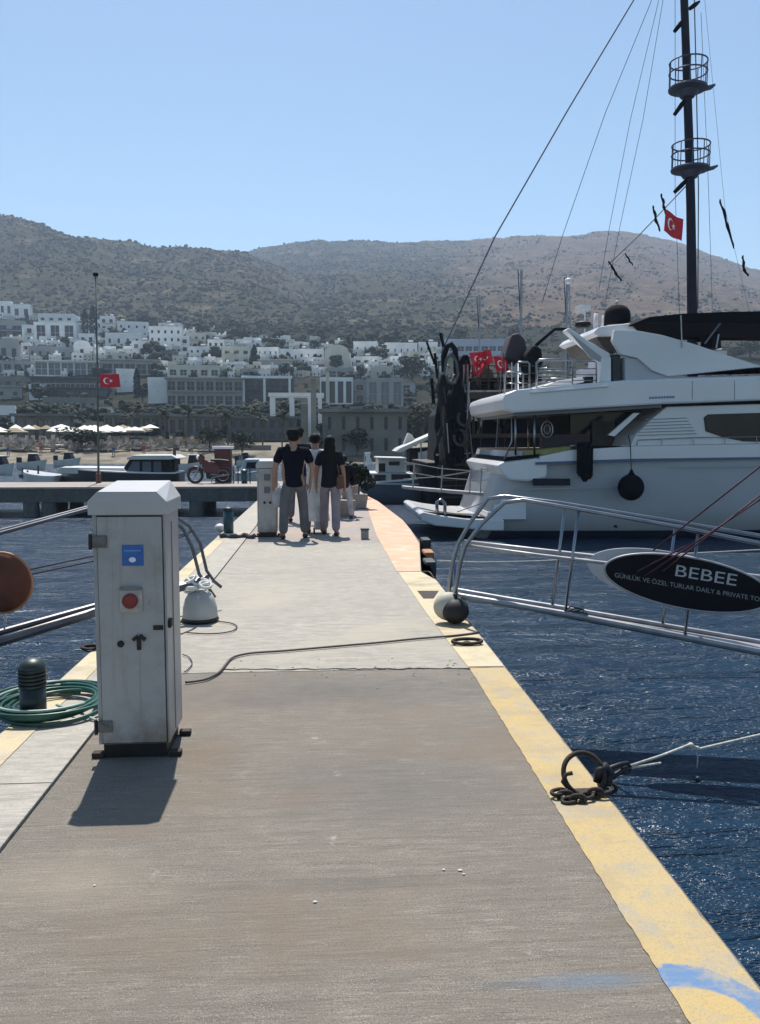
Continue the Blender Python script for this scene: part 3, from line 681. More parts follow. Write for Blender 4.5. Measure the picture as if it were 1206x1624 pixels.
# wheels / fenders at the gangway feet
def fender_ball(px, py, r, label, m1, m2, yaw):
    q = G(px, py); c_ = q + Vector((0, 0, r))
    t = thing('ball_fender', label, 'fender', q)
    MB().ball(c_, r, r, r * .94, 22, 14).build('ball', m1, t, True)
    MB().ball(c_ + Vector((-.05 * yaw, .045, .03)), r * 1.12, r * .8, r * 1.05, 20, 12).build('cover', m2, t, True)
    MB().tube([c_ + Vector((0, 0, r * .9)), c_ + Vector((0, 0, r * 1.25))], .02, 8).build('eye', M_dark, t, True)
    return t
fender_ball(722, 990, .12, 'black ball fender with pale cover under the foot of the right gangway', mat('fender_black', (.012, .010, .012), .65, var=.3, vscale=6), mat('fender_cream', (.50, .47, .38), .6, var=.25, vscale=5), 1)
q = G(716, 958)
tag(MB().ball(q + Vector((-.02, 0, .03)), .05, .05, .04).tube([q, q + Vector((0, 0, .16))], .018, 8).build('mooring_post', mat('pale_post', (.5, .5, .48), .6, var=.3, vscale=8), smooth=True), 'short pale post behind the black ball fender', 'post')
M_blue = mat('blue_strap', (.05, .14, .34), .6, var=.3, vscale=8)
tag(MB().tube([P(716, 945, 8.1), P(716, 898, 8.1), P(718, 894, 8.1), P(722, 894, 8.1), P(722, 940, 8.1)], .012, 8).build('pole', M_blue, smooth=True), 'blue upright pole just behind the foot of the right gangway', 'pole')
tag(MB().tube([P(694, 889, 9.2), P(760, 892, 9.2), P(850, 890, 9.2), P(1206, 872, 9.2), P(1400, 862, 9.2)], .008, 6).build('mooring_line', M_rope, smooth=True), 'thin pale line stretched over the water behind the right gangway', 'mooring rope')
# edge fenders along the notch
for i, (px, py, cc, lb) in enumerate(((674, 858, (.02, .02, .022), 'black rubber block fender at the pier notch, farthest of the row'), (678, 878, (.40, .17, .06), 'orange block fender in the pier notch between two dark ones'), (680, 893, (.03, .04, .04), 'dark block fender at the near end of the pier notch'))):
    q = G(px, py); t = tag(MB().box(q.x - .06, q.x + .08, q.y - .18, q.y + .18, -.3, .045).build('block_fender', mat('blk%d' % i, cc, .6, var=.3, vscale=9), bevel=.02), lb, 'fender')

# ---------------------------------------------------------------- left gangway
LA, LB = (-1.15, 7.25), (-2.46, 6.2); LA2, LB2 = (-1.20, 7.62), (-2.56, 6.55)
def L_(px, py): return VPn(px, py, LA, LB)
def K_(px, py): return VPn(px, py, LA2, LB2)
M_dalu = mat('dull_rail', (.09, .10, .125), .5, .3, var=.3, vscale=5)
t = thing('gangway', 'dull aluminium gangway passing behind the near pedestal on the left', 'gangway', (-1.2, 7.3, 0))
MB().tube([L_(-200, 1080), L_(0, 1018), L_(148, 972), L_(320, 922)], .038, 8).build('side_beam', mat('bronze_aluminium', (.15, .135, .14), .45, .4, var=.4, vscale=5), t)
MB().tube([K_(-200, 1058), K_(0, 1003), K_(148, 962), K_(330, 916)], .026, 8).build('side_beam', MATS['bronze_aluminium'], t)
MB().tube([L_(-200, 900), L_(0, 846), L_(145, 806), L_(240, 798), L_(290, 838), L_(306, 870), L_(316, 910), L_(328, 928), L_(341, 947)], .0155, 8).build('handrail', M_dalu, t, True)
MB().tube([K_(-200, 893), K_(0, 842), K_(145, 803), K_(250, 800), K_(300, 834), K_(318, 862), K_(328, 905), K_(340, 922), K_(351, 931)], .0155, 8).build('handrail', M_dalu, t, True)
for a, b, f_ in (((-200, 970), (300, 848), L_), ((-200, 962), (310, 842), K_)):
    MB().tube([f_(*a), f_(0, 921 if f_ is L_ else 913), f_(148, 890 if f_ is L_ else 882), f_(*b)], .007, 6).build('guard_line', M_drope, t, True)
for px in (170, 30):
    MB().tube([L_(px, 812 + (170 - px) * .2), L_(px, 968 + (170 - px) * .28)], .012, 8).build('stanchion', M_steel, t, True) if px == 170 else None
q = G(318, 985)
t = thing('bucket_fender', 'grey cone-shaped fender with white rope heaped on it, right behind the near pedestal', 'fender', q)
k = mat('fender_grey', (.42, .42, .40), .6, var=.25, vscale=4)
MB().lathe(q, [(.14, .005), (.155, .03), (.15, .12), (.13, .2), (.10, .25), (.05, .27)], 20).build('body', k, t, True)
MB().lathe(q, [(.15, .001), (.165, .02), (.15, .05)], 20).build('base_ring', M_rubber, t, True)
rp = MB(); q2 = random.Random(4)
for i in range(7):
    c_ = q + Vector((q2.uniform(-.1, .08), q2.uniform(-.05, .05), .26 + q2.uniform(0, .12))); r_ = q2.uniform(.03, .06)
    rp.tube([c_ + Vector((r_ * math.cos(a), r_ * .6 * math.sin(a), .5 * r_ * math.sin(a + i))) for a in [2 * math.pi * j / 14 for j in range(14)]], .014, 6, closed=True)
tag(rp.build('rope_heap', mat('white_rope', (.75, .74, .70), .8, var=.2, vscale=20), smooth=True), 'white rope heaped on top of the grey cone fender', 'rope')
# round brown buoy cover hanging on the left rail
lc = L_(2, 924); rr = .225
t = thing('ring_buoy', 'round brown covered lifebuoy tied with pale cord on the left guard lines', 'lifebuoy', lc)
MB().ball(lc, rr, .07, rr, 32, 16).build('cover', mat('brown_red_cover', (.17, .06, .035), .7, col2=(.09, .035, .025), vscale=5, spec=.2, bump=.004, bscale=14), t, True)
MB().tube([lc + Vector((rr * math.cos(a), 0, rr * math.sin(a))) for a in [2 * math.pi * i / 36 for i in range(36)]], .012, 8, closed=True).build('piping', mat('buoy_piping', (.42, .17, .07), .6), t, True)
for a, b in (((18, 926), (50, 918)), ((18, 926), (-4, 905)), ((18, 926), (16, 966))):
    MB().tube([L_(*a) + Vector((0, -.073, 0)), L_(*b) + Vector((0, -.045, 0))], .006, 6).build('cord', M_rope, t, True)
MB().tube([L_(6, 968), L_(10, 980), L_(7, 1000)], .006, 6).build('cord', M_rope, t, True)

# jagged open crack and crumbs along the slab joint
ck = MB(); cr_ = random.Random(8); px = 352; up, dn = [], []
while px < 806:
    y = 1062 + cr_.uniform(-1, 1) - (px - 352) * .006; up.append(G(px, y - cr_.uniform(.2, 1.1), .0022)); dn.append(G(px, y + cr_.uniform(.2, 1.3), .0022)); px += cr_.uniform(6, 15)
for i in range(len(up) - 1): ck.quad(up[i], up[i + 1], dn[i + 1], dn[i])
ck.build('crack', mat('crack_shadow', (.045, .04, .036), .95, spec=0), pier)
cm = MB()
for i in range(60):
    q = G(cr_.uniform(340, 800), 1062 + cr_.gauss(0, 9), .003); r_ = cr_.uniform(.002, .007); cm.ball(q, r_ * 1.5, r_, r_ * .5, 6, 4)
cm = cm.build('crumbs', M_conc_far); cm['kind'] = 'stuff'; cm['label'] = 'crumbs of broken concrete along the slab joint'
# ---------------------------------------------------------------- boats
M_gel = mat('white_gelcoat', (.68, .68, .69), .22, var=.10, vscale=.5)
M_gels = mat('hull_gelcoat_shaded', (.44, .45, .47), .22, var=.12, vscale=.35)  # white hull toned down so its colour carries the near side's shade
M_navy = mat('navy_antifoul', (.012, .018, .045), .4, var=.3, vscale=1)
M_tint = mat('tinted_window', (.010, .016, .03), .12, var=.4, vscale=.8, spec=.2)
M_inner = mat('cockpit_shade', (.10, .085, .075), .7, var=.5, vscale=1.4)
M_teak = mat('teak_deck', (.24, .15, .08), .6, var=.35, vscale=6)
M_canv = mat('dark_canvas', (.005, .006, .010), .9, var=.3, vscale=2, spec=.15)
M_black = mat('black_hull', (.006, .006, .009), .6, var=.4, vscale=1.2, spec=.25)
M_wood = mat('dark_wood', (.055, .035, .025), .55, var=.5, vscale=3)
M_flag = mat('flag_red', (.62, .015, .03), .7, var=.2, vscale=4)
M_fw = mat('flag_white', (.85, .85, .85), .7)
YN = 20.8
def Q(px, py, Y=YN): return P(px, py, Y)
def poly(name, pts, Y0, Y1, m, parent, bevel=0.0, smooth=False):
    a = [Q(x, y, Y0) for x, y in pts]
    return MB().prism(a, (0, Y1 - Y0, 0)).build(name, m, parent, bevel=bevel)
def loft(name, secs, m, parent, smooth=True, close=True):
    mb = MB(); n = len(secs[0])
    for s_ in secs: mb.v += [tuple(p) for p in s_]
    for i in range(len(secs) - 1):
        for j in range(n - 1): mb.f.append((i * n + j, i * n + j + 1, (i + 1) * n + j + 1, (i + 1) * n + j))
    if close:
        mb.f.append(tuple(range(n))); mb.f.append(tuple((len(secs) - 1) * n + i for i in range(n)))
    return mb.build(name, m, parent, smooth)
def hull_secs(x0, x1, yc, hb, zw, zs, rake=.0, bow=.35, n=14, tr=.92, z_rise=.35, keel=.7):
    """stern at x0, bow at x1; returns full cross-sections port to starboard"""
    S = []
    for i in range(n + 1):
        t = i / n; f = tr + (1 - tr) * min(1, t / .3) if t < .3 else (1 if t < 1 - bow else max(.015, math.cos((t - (1 - bow)) / bow * math.pi / 2) ** .75))
        zt = zs + z_rise * t ** 2; sec = []
        for fr, z, ex in ((1.0, zt, 1), (.98, zt - .25 * (zt - zw), 1.02), (.94, zw + .35 * (zt - zw), 1.15), (.86, zw, 1.35), (.5, zw - keel * .5, 1.8)):
            b_ = hb * fr * f ** ex; x = x0 + (x1 - x0) * t + rake * ((z - zw) / (zs - zw)) * (1 if t < .1 else 0) + (z - zt) * .5 * max(0, t - .8) * 5 * .6
            sec.append((x, b_, z))
        pts = [(x, yc - b_, z) for x, b_, z in sec] + [(sec[-1][0], yc, zw - keel)] + [(x, yc + b_, z) for x, b_, z in reversed(sec)]
        S.append(pts)
    return S
yt = thing('motor_yacht', 'large white motor yacht with black bimini moored stern-to on the right', 'motor yacht', (4, 23.2, -1))
yc, hb = 23.25, 2.45
zs = Q(900, 712).z
xs0 = Q(800, 712).x
hs = hull_secs(Q(764, 800).x, 23, yc, hb, -1.0, zs - .05, rake=.75, n=18)
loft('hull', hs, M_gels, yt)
bt = hull_secs(Q(772, 800).x + .06, 23.03, yc, hb + .012, -1.15, -.78, rake=.2, n=18, z_rise=0, keel=.4, tr=.9)
loft('boot_stripe', bt, M_navy, yt)
# deck lid
dk = MB(); dk.prism([(p[0][0], p[0][1], p[0][2]) for p in hs] + [(p[-1][0], p[-1][1], p[-1][2]) for p in reversed(hs)], (0, 0, .03)); dk.build('deck', M_teak, yt)
# swim platform
pf = [(665, 815), (672, 812), (700, 818), (740, 823), (800, 824), (800, 842), (770, 842), (735, 838), (690, 834), (668, 826)]
poly('swim_platform', pf, YN + .15, YN + 4.5, M_gel, yt, bevel=.04)
MB().prism([Q(672, 811.5, YN + .3), Q(790, 822, YN + .3), Q(790, 820.5, YN + 4.3), Q(672, 810.5, YN + 4.3)], (0, 0, .012)).build('platform_deck', M_teak, yt)
MB().tube([Q(694, 818, YN + .3), Q(693, 796, YN + .3), Q(700, 792, YN + .3), Q(706, 798, YN + .3), Q(706, 820, YN + .3)], .045, 8).build('platform_rail', M_steel, yt, True)
# stair block and transom
for i in range(4):
    poly('stair', [(772 + i * 11, 824 - i * 12), (835, 824 - i * 12), (835, 812 - i * 12), (774 + i * 11, 812 - i * 12)], YN + .22 + i * .04, YN + 1.3, M_gel, yt, bevel=.015)
poly('transom', [(795, 824), (820, 778), (850, 762), (870, 762), (870, 824)], YN + 1.3, YN + 4.4, M_gel, yt, bevel=.03)
poly('aft_coaming', [(788, 738), (800, 732), (850, 726), (870, 727), (868, 758), (838, 764), (808, 762), (796, 752)], YN - .02, YN + 4.7, M_gel, yt, bevel=.06)
poly('coaming_cap', [(800, 731), (852, 725), (858, 720), (806, 725)], YN - .04, YN + 4.7, M_canv, yt)
poly('cushion', [(830, 716), (905, 708), (905, 714), (880, 718), (832, 726)], YN + .1, YN + .9, mat('lime_cushion', (.30, .30, .10), .8, var=.3, vscale=4), yt)
# bulwark along cockpit and rub line
poly('bulwark', [(856, 724), (905, 714), (1000, 708), (1420, 700), (1420, 722), (1000, 728), (856, 733)], YN - .04, YN + .14, M_gel, yt, bevel=.01)
poly('rub_rail', [(850, 733), (1000, 729), (1420, 721), (1420, 724), (1000, 732.5), (850, 737)], YN - .07, YN - .03, mat('blue_rub_rail', (.06, .10, .20), .4), yt)
poly('hull_crease', [(815, 775), (985, 772), (985, 774), (815, 777)], YN - .03, YN + .02, mat('crease_grey', (.30, .32, .36), .4), yt)
poly('hull_vent', [(846, 759), (905, 759), (905, 770), (846, 770)], YN - .035, YN + .03, M_tint, yt, bevel=.01)
q = Q(977, 835); MB().lathe((q.x, YN + .07, q.z), [(.035, 0), (.035, .12)], 12, ax=(0, -1, 0)).build('outlet', M_dark, yt)
# cabin block
poly('cabin_side', [(1000, 708), (1008, 690), (1030, 668), (1058, 645), (1420, 634), (1420, 702), (1206, 704)], YN + .1, YN + 4.3, M_gel, yt, bevel=.03)
poly('saloon_window', [(1117, 662), (1124, 657), (1300, 652), (1300, 702), (1180, 700), (1150, 694), (1120, 684)], YN + .07, YN + .2, M_tint, yt, bevel=.01)
for i in range(6): poly('louvre', [(1010 + i * 3, 690 - i * 5), (1105 - i * 3, 687 - i * 5), (1105 - i * 3, 688.2 - i * 5), (1010 + i * 3, 691.2 - i * 5)], YN + .08, YN + .12, mat('louvre_grey', (.22, .24, .28), .5), yt)
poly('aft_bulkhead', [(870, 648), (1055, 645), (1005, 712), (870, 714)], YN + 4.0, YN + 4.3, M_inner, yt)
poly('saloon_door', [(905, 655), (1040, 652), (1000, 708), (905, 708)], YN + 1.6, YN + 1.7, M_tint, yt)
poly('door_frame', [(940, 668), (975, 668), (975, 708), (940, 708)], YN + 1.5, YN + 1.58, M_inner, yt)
poly('seat_back', [(862, 690), (935, 688), (935, 712), (862, 714)], YN + .7, YN + 1.1, mat('plum_cushion', (.05, .03, .04), .8), yt)
MB().tube([Q(868 + 9 * math.cos(a), 681 + 13 * math.sin(a), YN + .5) for a in [2 * math.pi * i / 18 for i in range(18)]], .02, 6, closed=True).tube([Q(868 + 5 * math.cos(a), 681 + 7 * math.sin(a), YN + .5) for a in [2 * math.pi * i / 14 for i in range(14)]], .014, 6, closed=True).build('wheel_ornament', M_steel, yt, True)
for x, yy in ((818, YN + .1), (848, YN + .1), (838, YN + 4.3)): MB().tube([Q(x, 655, yy), Q(x, 722, yy)], .028, 8).build('post', M_steel, yt, True)
MB().tube([Q(800, 728, YN + .2), Q(812, 700, YN + .2), Q(812, 660, YN + .2)], .02, 8).build('post', M_steel, yt, True)
poly('overhang_brace', [(965, 690), (1005, 655), (1015, 655), (975, 692)], YN + .2, YN + .3, M_gel, yt)
# upper deck overhang
poly('upper_deck', [(797, 634), (801, 625), (820, 618), (860, 614), (990, 603), (1206, 596), (1420, 590), (1420, 634), (1206, 635), (1050, 641), (930, 648), (815, 655), (800, 650)], YN - .12, YN + 4.75, M_gel, yt, bevel=.05)
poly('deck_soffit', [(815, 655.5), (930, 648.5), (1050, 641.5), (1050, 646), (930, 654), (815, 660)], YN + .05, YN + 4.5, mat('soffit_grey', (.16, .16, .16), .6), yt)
poly('highlight_ledge', [(842, 621), (965, 611), (965, 613.5), (842, 624)], YN - .17, YN - .10, M_gel, yt, bevel=.01)
# flybridge coaming
fb = [(985, 603), (986, 562), (976, 545), (968, 532), (975, 523), (1010, 524), (1050, 531), (1100, 545), (1150, 562), (1206, 580), (1300, 590), (1420, 594), (1420, 600), (1206, 596), (1062, 598), (1035, 590), (1015, 572), (1000, 562), (992, 563), (992, 603)]
fb2 = [(975, 523), (1010, 524), (1050, 531), (1100, 545), (1150, 562), (1206, 580), (1300, 590), (1300, 592), (1206, 582), (1060, 597), (1035, 588), (1012, 568), (985, 562), (972, 540)]
poly('flybridge_side', fb2, YN + .12, YN + .3, M_gel, yt, bevel=.04)
poly('flybridge_side', fb2, YN + 4.2, YN + 4.4, M_gel, yt, bevel=.04)
poly('flybridge_base', [(992, 566), (1012, 569), (1035, 589), (1062, 598), (1300, 594), (1300, 604), (992, 606)], YN + .2, YN + 4.4, mat('fly_panel', (.45, .46, .5), .4, var=.15, vscale=1), yt, bevel=.02)
poly('fly_mullion', [(972, 562), (984, 562), (984, 604), (972, 604)], YN + .3, YN + 1.0, M_tint, yt)
poly('fly_pillar', [(955, 566), (970, 566), (970, 606), (950, 606)], YN + .3, YN + 1.4, M_gel, yt, bevel=.03)
poly('radar_wing', [(897, 524), (903, 519), (935, 541), (968, 560), (971, 572), (960, 572), (930, 552)], YN + .4, YN + .75, M_gel, yt, bevel=.04)
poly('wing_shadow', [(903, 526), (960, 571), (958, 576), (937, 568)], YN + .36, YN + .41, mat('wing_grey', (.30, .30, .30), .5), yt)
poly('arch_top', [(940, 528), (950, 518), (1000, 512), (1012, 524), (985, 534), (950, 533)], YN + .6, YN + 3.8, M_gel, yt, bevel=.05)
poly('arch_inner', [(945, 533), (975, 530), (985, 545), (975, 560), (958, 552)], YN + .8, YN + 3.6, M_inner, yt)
c_ = Q(979, 516, YN + 2)
MB().lathe(c_, [(.36, 0), (.36, .28), (.34, .38), (.27, .48), (.16, .545), (.02, .57)], 22).build('radar_dome', M_canv, yt, True)
MB().lathe(c_ - Vector((0, 0, .12)), [(.3, 0), (.3, .12)], 18).build('dome_base', M_gel, yt)
MB().ball(Q(979, 480, YN + 2) + Vector((0, 0, .02)), .05).build('masthead_light', M_gel, yt)
MB().lathe(Q(925, 520, YN + 2.4), [(.16, 0), (.22, .05), (.22, .14), (.1, .19)], 14).build('horn', M_black, yt)
MB().tube([Q(944, 528, YN + 1), Q(946, 497, YN + 1)], .06, 8).tube([Q(955, 525, YN + 1.3), Q(957, 500, YN + 1.3)], .03, 8).build('antenna_stub', M_gel, yt, True)
MB().tube([Q(905, 540, YN + 2), Q(903, 450, YN + 2)], .02, 6).build('antenna', M_steel, yt)
MB().ball(Q(902, 446, YN + 2), .11, .11, .09).build('antenna_lamp', M_gel, yt, True)
MB().tube([Q(1082, 552, YN + .1), Q(1080, 500, YN + .1)], .018, 6).build('antenna', M_steel, yt)
MB().box(Q(920, 484, 24).x, Q(938, 484, 24).x, 24, 24.5, Q(1, 482, 24).z, Q(1, 473, 24).z).tube([Q(928, 484, 24.2), Q(928, 530, 24.2)], .025, 6).build('search_light', M_gel, yt, bevel=.02)
# bimini
bm_ = MB()
for i in range(12):
    pass
sec = []
for px, py, th in ((1000, 515, 3), (1030, 503, 9), (1080, 498, 14), (1150, 495, 18), (1230, 494, 20), (1340, 496, 20), (1420, 502, 16)):
    a = Q(px, py, YN + .5); b_ = Q(px, py, YN + 4.0); zt = a.z + .12; th_ = th * 20.8 / 1300
    y0_, y1_ = YN + .45, YN + 4.1
    sec.append([(a.x, y0_, a.z - th_), (a.x, y0_, a.z), (a.x, (y0_ + y1_) / 2, zt), (a.x, y1_, a.z), (a.x, y1_, a.z - th_), (a.x, (y0_ + y1_) / 2, zt - th_ * .35)])
loft('bimini', [s + [s[0]] for s in sec], M_canv, yt, smooth=False)
poly('wind_screen', [(992, 521), (1040, 510), (1420, 505), (1420, 545), (1206, 536), (1110, 542), (1050, 529), (1010, 522)], YN + 3.9, YN + 4.0, M_canv, yt)
for a, b in (((1118, 545), (1146, 508)), ((1136, 552), (1140, 530)), ((1230, 580), (1250, 510))): MB().tube([Q(*a, YN + .5), Q(*b, YN + .5)], .025, 6).build('bimini_strut', M_steel, yt)
poly('helm_seat', [(1128, 552), (1130, 528), (1142, 525), (1146, 552)], YN + 1.5, YN + 2.2, M_black, yt, bevel=.04)
# aft upper rail
def rail_frame(x0, x1, y0, y1, Y, levels, name='rail'):
    m = MB(); m.tube([Q(x0, y1, Y), Q(x0, y0 + 5, Y), Q(x0 + 5, y0, Y), Q(x1 - 3, y0, Y), Q(x1, y0 + 3, Y), Q(x1, y1, Y)], .022, 8)
    for l in levels: m.tube([Q(x0, y0 + (y1 - y0) * l, Y), Q(x1, y0 + (y1 - y0) * l, Y)], .014, 6)
    return m.build(name, M_steel, yt, True)
rail_frame(851, 908, 570, 616, YN + .05, (.3, .55, .78)); rail_frame(908, 946, 573, 612, YN + .05, (.3, .55, .78))
rail_frame(818, 840, 574, 622, YN + .05, (.4, .7)); rail_frame(800, 830, 590, 626, YN + .6, (.5,)); rail_frame(852, 940, 572, 612, YN + 4.4, (.4, .7))
for x in (802, 812, 822): MB().tube([Q(x, 575, YN + 2.5 + (x - 802) * .08), Q(x, 625, YN + 2.5)], .016, 6).build('rail_post', M_steel, yt)
poly('folded_tender', [(862, 612), (885, 604), (925, 598), (928, 606), (905, 611)], YN + .8, YN + 3.2, M_gel, yt, bevel=.03)
poly('deck_box', [(928, 597), (943, 597), (943, 610), (928, 610)], YN + .8, YN + 1.6, M_black, yt, bevel=.03)
for x in (1098, 1165, 1240): poly('panel_seam', [(x, 604), (x + .8, 604), (x + .8, 633), (x, 633)], YN - .126, YN - .118, mat('seam_line', (.16, .17, .19), .5), yt)
for x in (905, 985, 1075, 1160): poly('cleat', [(x, 706), (x + 9, 705.5), (x + 9, 707), (x, 708)], YN - .03, YN + .03, M_steel, yt, bevel=.005)
poly('sheer_shadow_line', [(1060, 741), (1420, 737), (1420, 738), (1060, 742)], YN - .045, YN - .02, MATS['crease_grey'], yt)
MB().tube([Q(1010, 706, YN + .05), Q(1012, 698, YN + .05), Q(1100, 694, YN + .04), Q(1420, 690, YN + .03)], .014, 6).build('side_rail', M_steel, yt, True)
for x in (1050, 1100, 1150, 1200): MB().tube([Q(x, 696 - (x - 1050) * .02, YN + .04), Q(x, 706, YN + .04)], .011, 6).build('rail_post', M_steel, yt)
# hanging gear: top level things
fz = Q(1001, 773, YN - .35); t = thing('ball_fender', 'black round fender hung on a cord against the yacht hull', 'fender', fz)
MB().ball(fz, .33, .33, .34, 22, 14).build('ball', M_canv, t, True)
MB().lathe(fz + Vector((0, 0, .30)), [(.12, 0), (.06, .08), (.03, .16)], 10).build('neck', M_canv, t, True)
MB().tube([fz + Vector((0, 0, .4)), Q(1000, 705, YN - .12), Q(997, 690, YN + .04)], .014, 6).build('cord', M_drope, t)
t = thing('rolled_fender', 'dark fenders bundled in cloth hanging by the yacht cockpit', 'fender', Q(928, 740, YN - .2))
for x, b_, w_ in ((921, 756, .1), (928, 764, .11), (935, 760, .09)): MB().tube([Q(x, 702, YN - .16), Q(x + .5, 712, YN - .2), Q(x, b_ - 6, YN - .2), Q(x, b_, YN - .2)], [w_ * .8, w_, w_, w_ * .4], 10).build('roll', M_canv, t, True)
sc = MB()
for i in range(9): sc.box(Q(1030 + i * 4.6, 629, YN - .13).x, Q(1033.4 + i * 4.6, 629, YN - .13).x, YN - .128, YN - .1215, Q(1, 629.5 - i * .2, YN).z, Q(1, 626 - i * .2, YN).z)
sc = sc.build('model_lettering', mat('blue_lettering', (.10, .16, .34), .4), yt); sc['kind'] = 'stuff'
# yacht passerelle
t = thing('passerelle', 'pale gangplank with rope rails reaching from the yacht stern toward the pier', 'gangway', Q(640, 775, 23))
MB().prism([Q(640, 771, 22.4), Q(720, 778, 22.4), Q(815, 785, 22.4), Q(815, 790, 22.4), Q(720, 783, 22.4), Q(640, 775.5, 22.4)], (0, .5, 0)).build('plank', M_alu, t, bevel=.01)
for x in (655, 700, 745, 762): MB().tube([Q(x, 776 + (x - 655) * .08, 22.4), Q(x + 2, 736 + (x - 655) * .06, 22.4)], .02, 6).build('stanchion', M_alu, t)
for ya, yb_ in ((732, 748), (747, 762), (760, 745)): MB().tube([Q(640, ya, 22.4), Q(700, (ya + yb_) / 2 + 3, 22.4), Q(762, yb_, 22.4), Q(800, yb_ - 3, 22.4)], .013, 6).build('rope_rail', M_rope, t)
MB().tube([Q(725, 812, 22.2), Q(760, 800, 22.2), Q(795, 785, 22.2)], .012, 6).build('guy', M_steel, t)

# ---------------------------------------------------------------- dark gulet with mast
YG = 28.4
M_rig0 = mat('pale_line', (.22, .22, .22), .8)
gl = thing('gulet', 'black wooden tour boat with tall mast and crow nests behind the white yacht', 'tour boat', (6, YG + 2.6, -1))
gh = hull_secs(P(697, 780, YG).x, 25, YG + 2.8, 2.8, -1.0, .75, rake=-.4, n=16, z_rise=1.2)
loft('hull', gh, M_black, gl)
MB().prism([tuple(p[0]) for p in gh] + [tuple(p[-1]) for p in reversed(gh)], (0, 0, .04)).build('deck', M_wood, gl)
def gp(name, pts, y0, y1, m, bevel=0.0): 
    return MB().prism([P(x, y, YG + y0) for x, y in pts], (0, y1 - y0, 0)).build(name, m, gl, bevel=bevel)
gp('lower_cabin', [(742, 690), (830, 690), (1200, 690), (1200, 745), (742, 745)], .6, 5, M_black)
gp('side_board', [(770, 664), (790, 660), (835, 660), (845, 690), (758, 690)], .4, .55, M_canv)
gp('middle_deck', [(738, 688), (1200, 684), (1200, 691), (738, 695)], .1, 5.4, M_wood, .02)
gp('middle_cabin', [(800, 650), (1200, 648), (1200, 688), (800, 690)], .8, 5, M_black)
gp('upper_deck', [(735, 620), (1200, 616), (1200, 628), (735, 634)], 0, 5.4, M_wood, .03)
gp('deck_trim', [(733, 619), (1200, 615), (1200, 618), (733, 622)], -.03, .0, M_alu)
for x in (738, 744, 751, 760, 800): MB().tube([P(x, 745, YG + .2), P(x, 630, YG + .2)], .05, 8).build('post', M_wood, gl)
for x in (736, 742, 750, 762, 775, 790): MB().tube([P(x, 622, YG + .1), P(x, 578, YG + .1)], .03, 6).build('rail_post', M_alu if x < 750 else M_wood, gl)
for yy in (580, 592, 604): MB().tube([P(733, yy, YG + .1), P(860, yy, YG + .1)], .02, 6).build('rail', M_wood, gl)
gp('rope_basket', [(752, 585), (768, 578), (782, 586), (788, 614), (748, 615)], .8, 2.0, mat('coiled_rope_basket', (.16, .14, .12), .9, var=.5, vscale=9, bump=.03, bscale=14), .05)
lm = MB()
for x0, x1 in ((754, 778), (785, 796)): gp('lit_slit', [(x0, 641), (x1, 640), (x1, 646), (x0, 647)], .6, .7, M_fw, .01)  # white plates paint the brightness of the lit slits into the cabin side
# draped black stern davit with hoop
gp('stern_house', [(704, 655), (722, 632), (742, 628), (742, 765), (700, 765)], .7, 5, M_black, .05)
gp('stern_bulwark', [(694, 742), (830, 740), (830, 800), (700, 800)], -.1, .1, M_black, .03)
for i in range(7): gp('cabin_window', [(748 + i * 9, 700), (754 + i * 9, 700), (754 + i * 9, 722), (748 + i * 9, 722)], .12, .16, M_tint)
for i in range(5): gp('stern_plank', [(699 + i * .6, 752 + i * 9), (742, 751 + i * 9), (742, 753 + i * 9), (700 + i * .6, 754 + i * 9)], -.13, -.1, M_wood)
gp('stern_rail', [(694, 738), (742, 735), (742, 738), (694, 741)], -.16, -.1, M_wood)
for i in range(8): gp('baluster', [(697 + i * 6, 722), (698.6 + i * 6, 722), (698.6 + i * 6, 738), (697 + i * 6, 738)], -.15, -.11, M_wood)
gp('stern_rail', [(692, 720), (746, 717), (746, 720), (692, 723)], -.16, -.1, M_alu)
gp('side_curtain', [(742, 694), (800, 692), (800, 742), (742, 742)], .15, .25, M_canv)
gp('awning_roof', [(712, 606), (745, 600), (860, 597), (860, 604), (745, 608), (712, 613)], .3, 5, M_canv, .04)
cq = random.Random(21)
for i in range(26):
    px = cq.uniform(742, 800); y0_ = cq.uniform(596, 700); gp('deck_gear', [(px, y0_), (px + cq.uniform(4, 12), y0_ + cq.uniform(-3, 3)), (px + cq.uniform(3, 12), y0_ + cq.uniform(8, 24)), (px - 1, y0_ + cq.uniform(8, 22))], cq.uniform(0, .8), cq.uniform(.9, 1.6), (M_canv, M_wood, M_black, M_canv)[i % 4], .02)
for i in range(12):
    x = cq.uniform(700, 800); MB().tube([P(x, cq.uniform(560, 640), YG - .3), P(x + cq.uniform(-25, 25), cq.uniform(690, 780), YG - .4)], .016, 5).build('line', (M_drope, M_rig0, M_drope)[i % 3], gl)
for i in range(16):
    px = 700 + i * 2.6 + cq.uniform(-1.5, 1.5); yt0 = 612 + cq.uniform(-28, 22) + abs(i - 5) * 2.2; yb0 = 735 + cq.uniform(-18, 14); yy = YG - .6 + cq.uniform(0, 1.1)
    n_ = 9; pts_ = [P(px + cq.uniform(-1.6, 1.6), yt0 + (yb0 - yt0) * k_ / (n_ - 1), yy) for k_ in range(n_)]
    MB().tube(pts_, [(.07 if k_ in (0, n_ - 1) else cq.uniform(.10, .24)) for k_ in range(n_)], 9).build('furled_black_sail', (M_canv, M_black, M_wood)[i % 3 if i % 5 else 0], gl, i % 2 == 0)
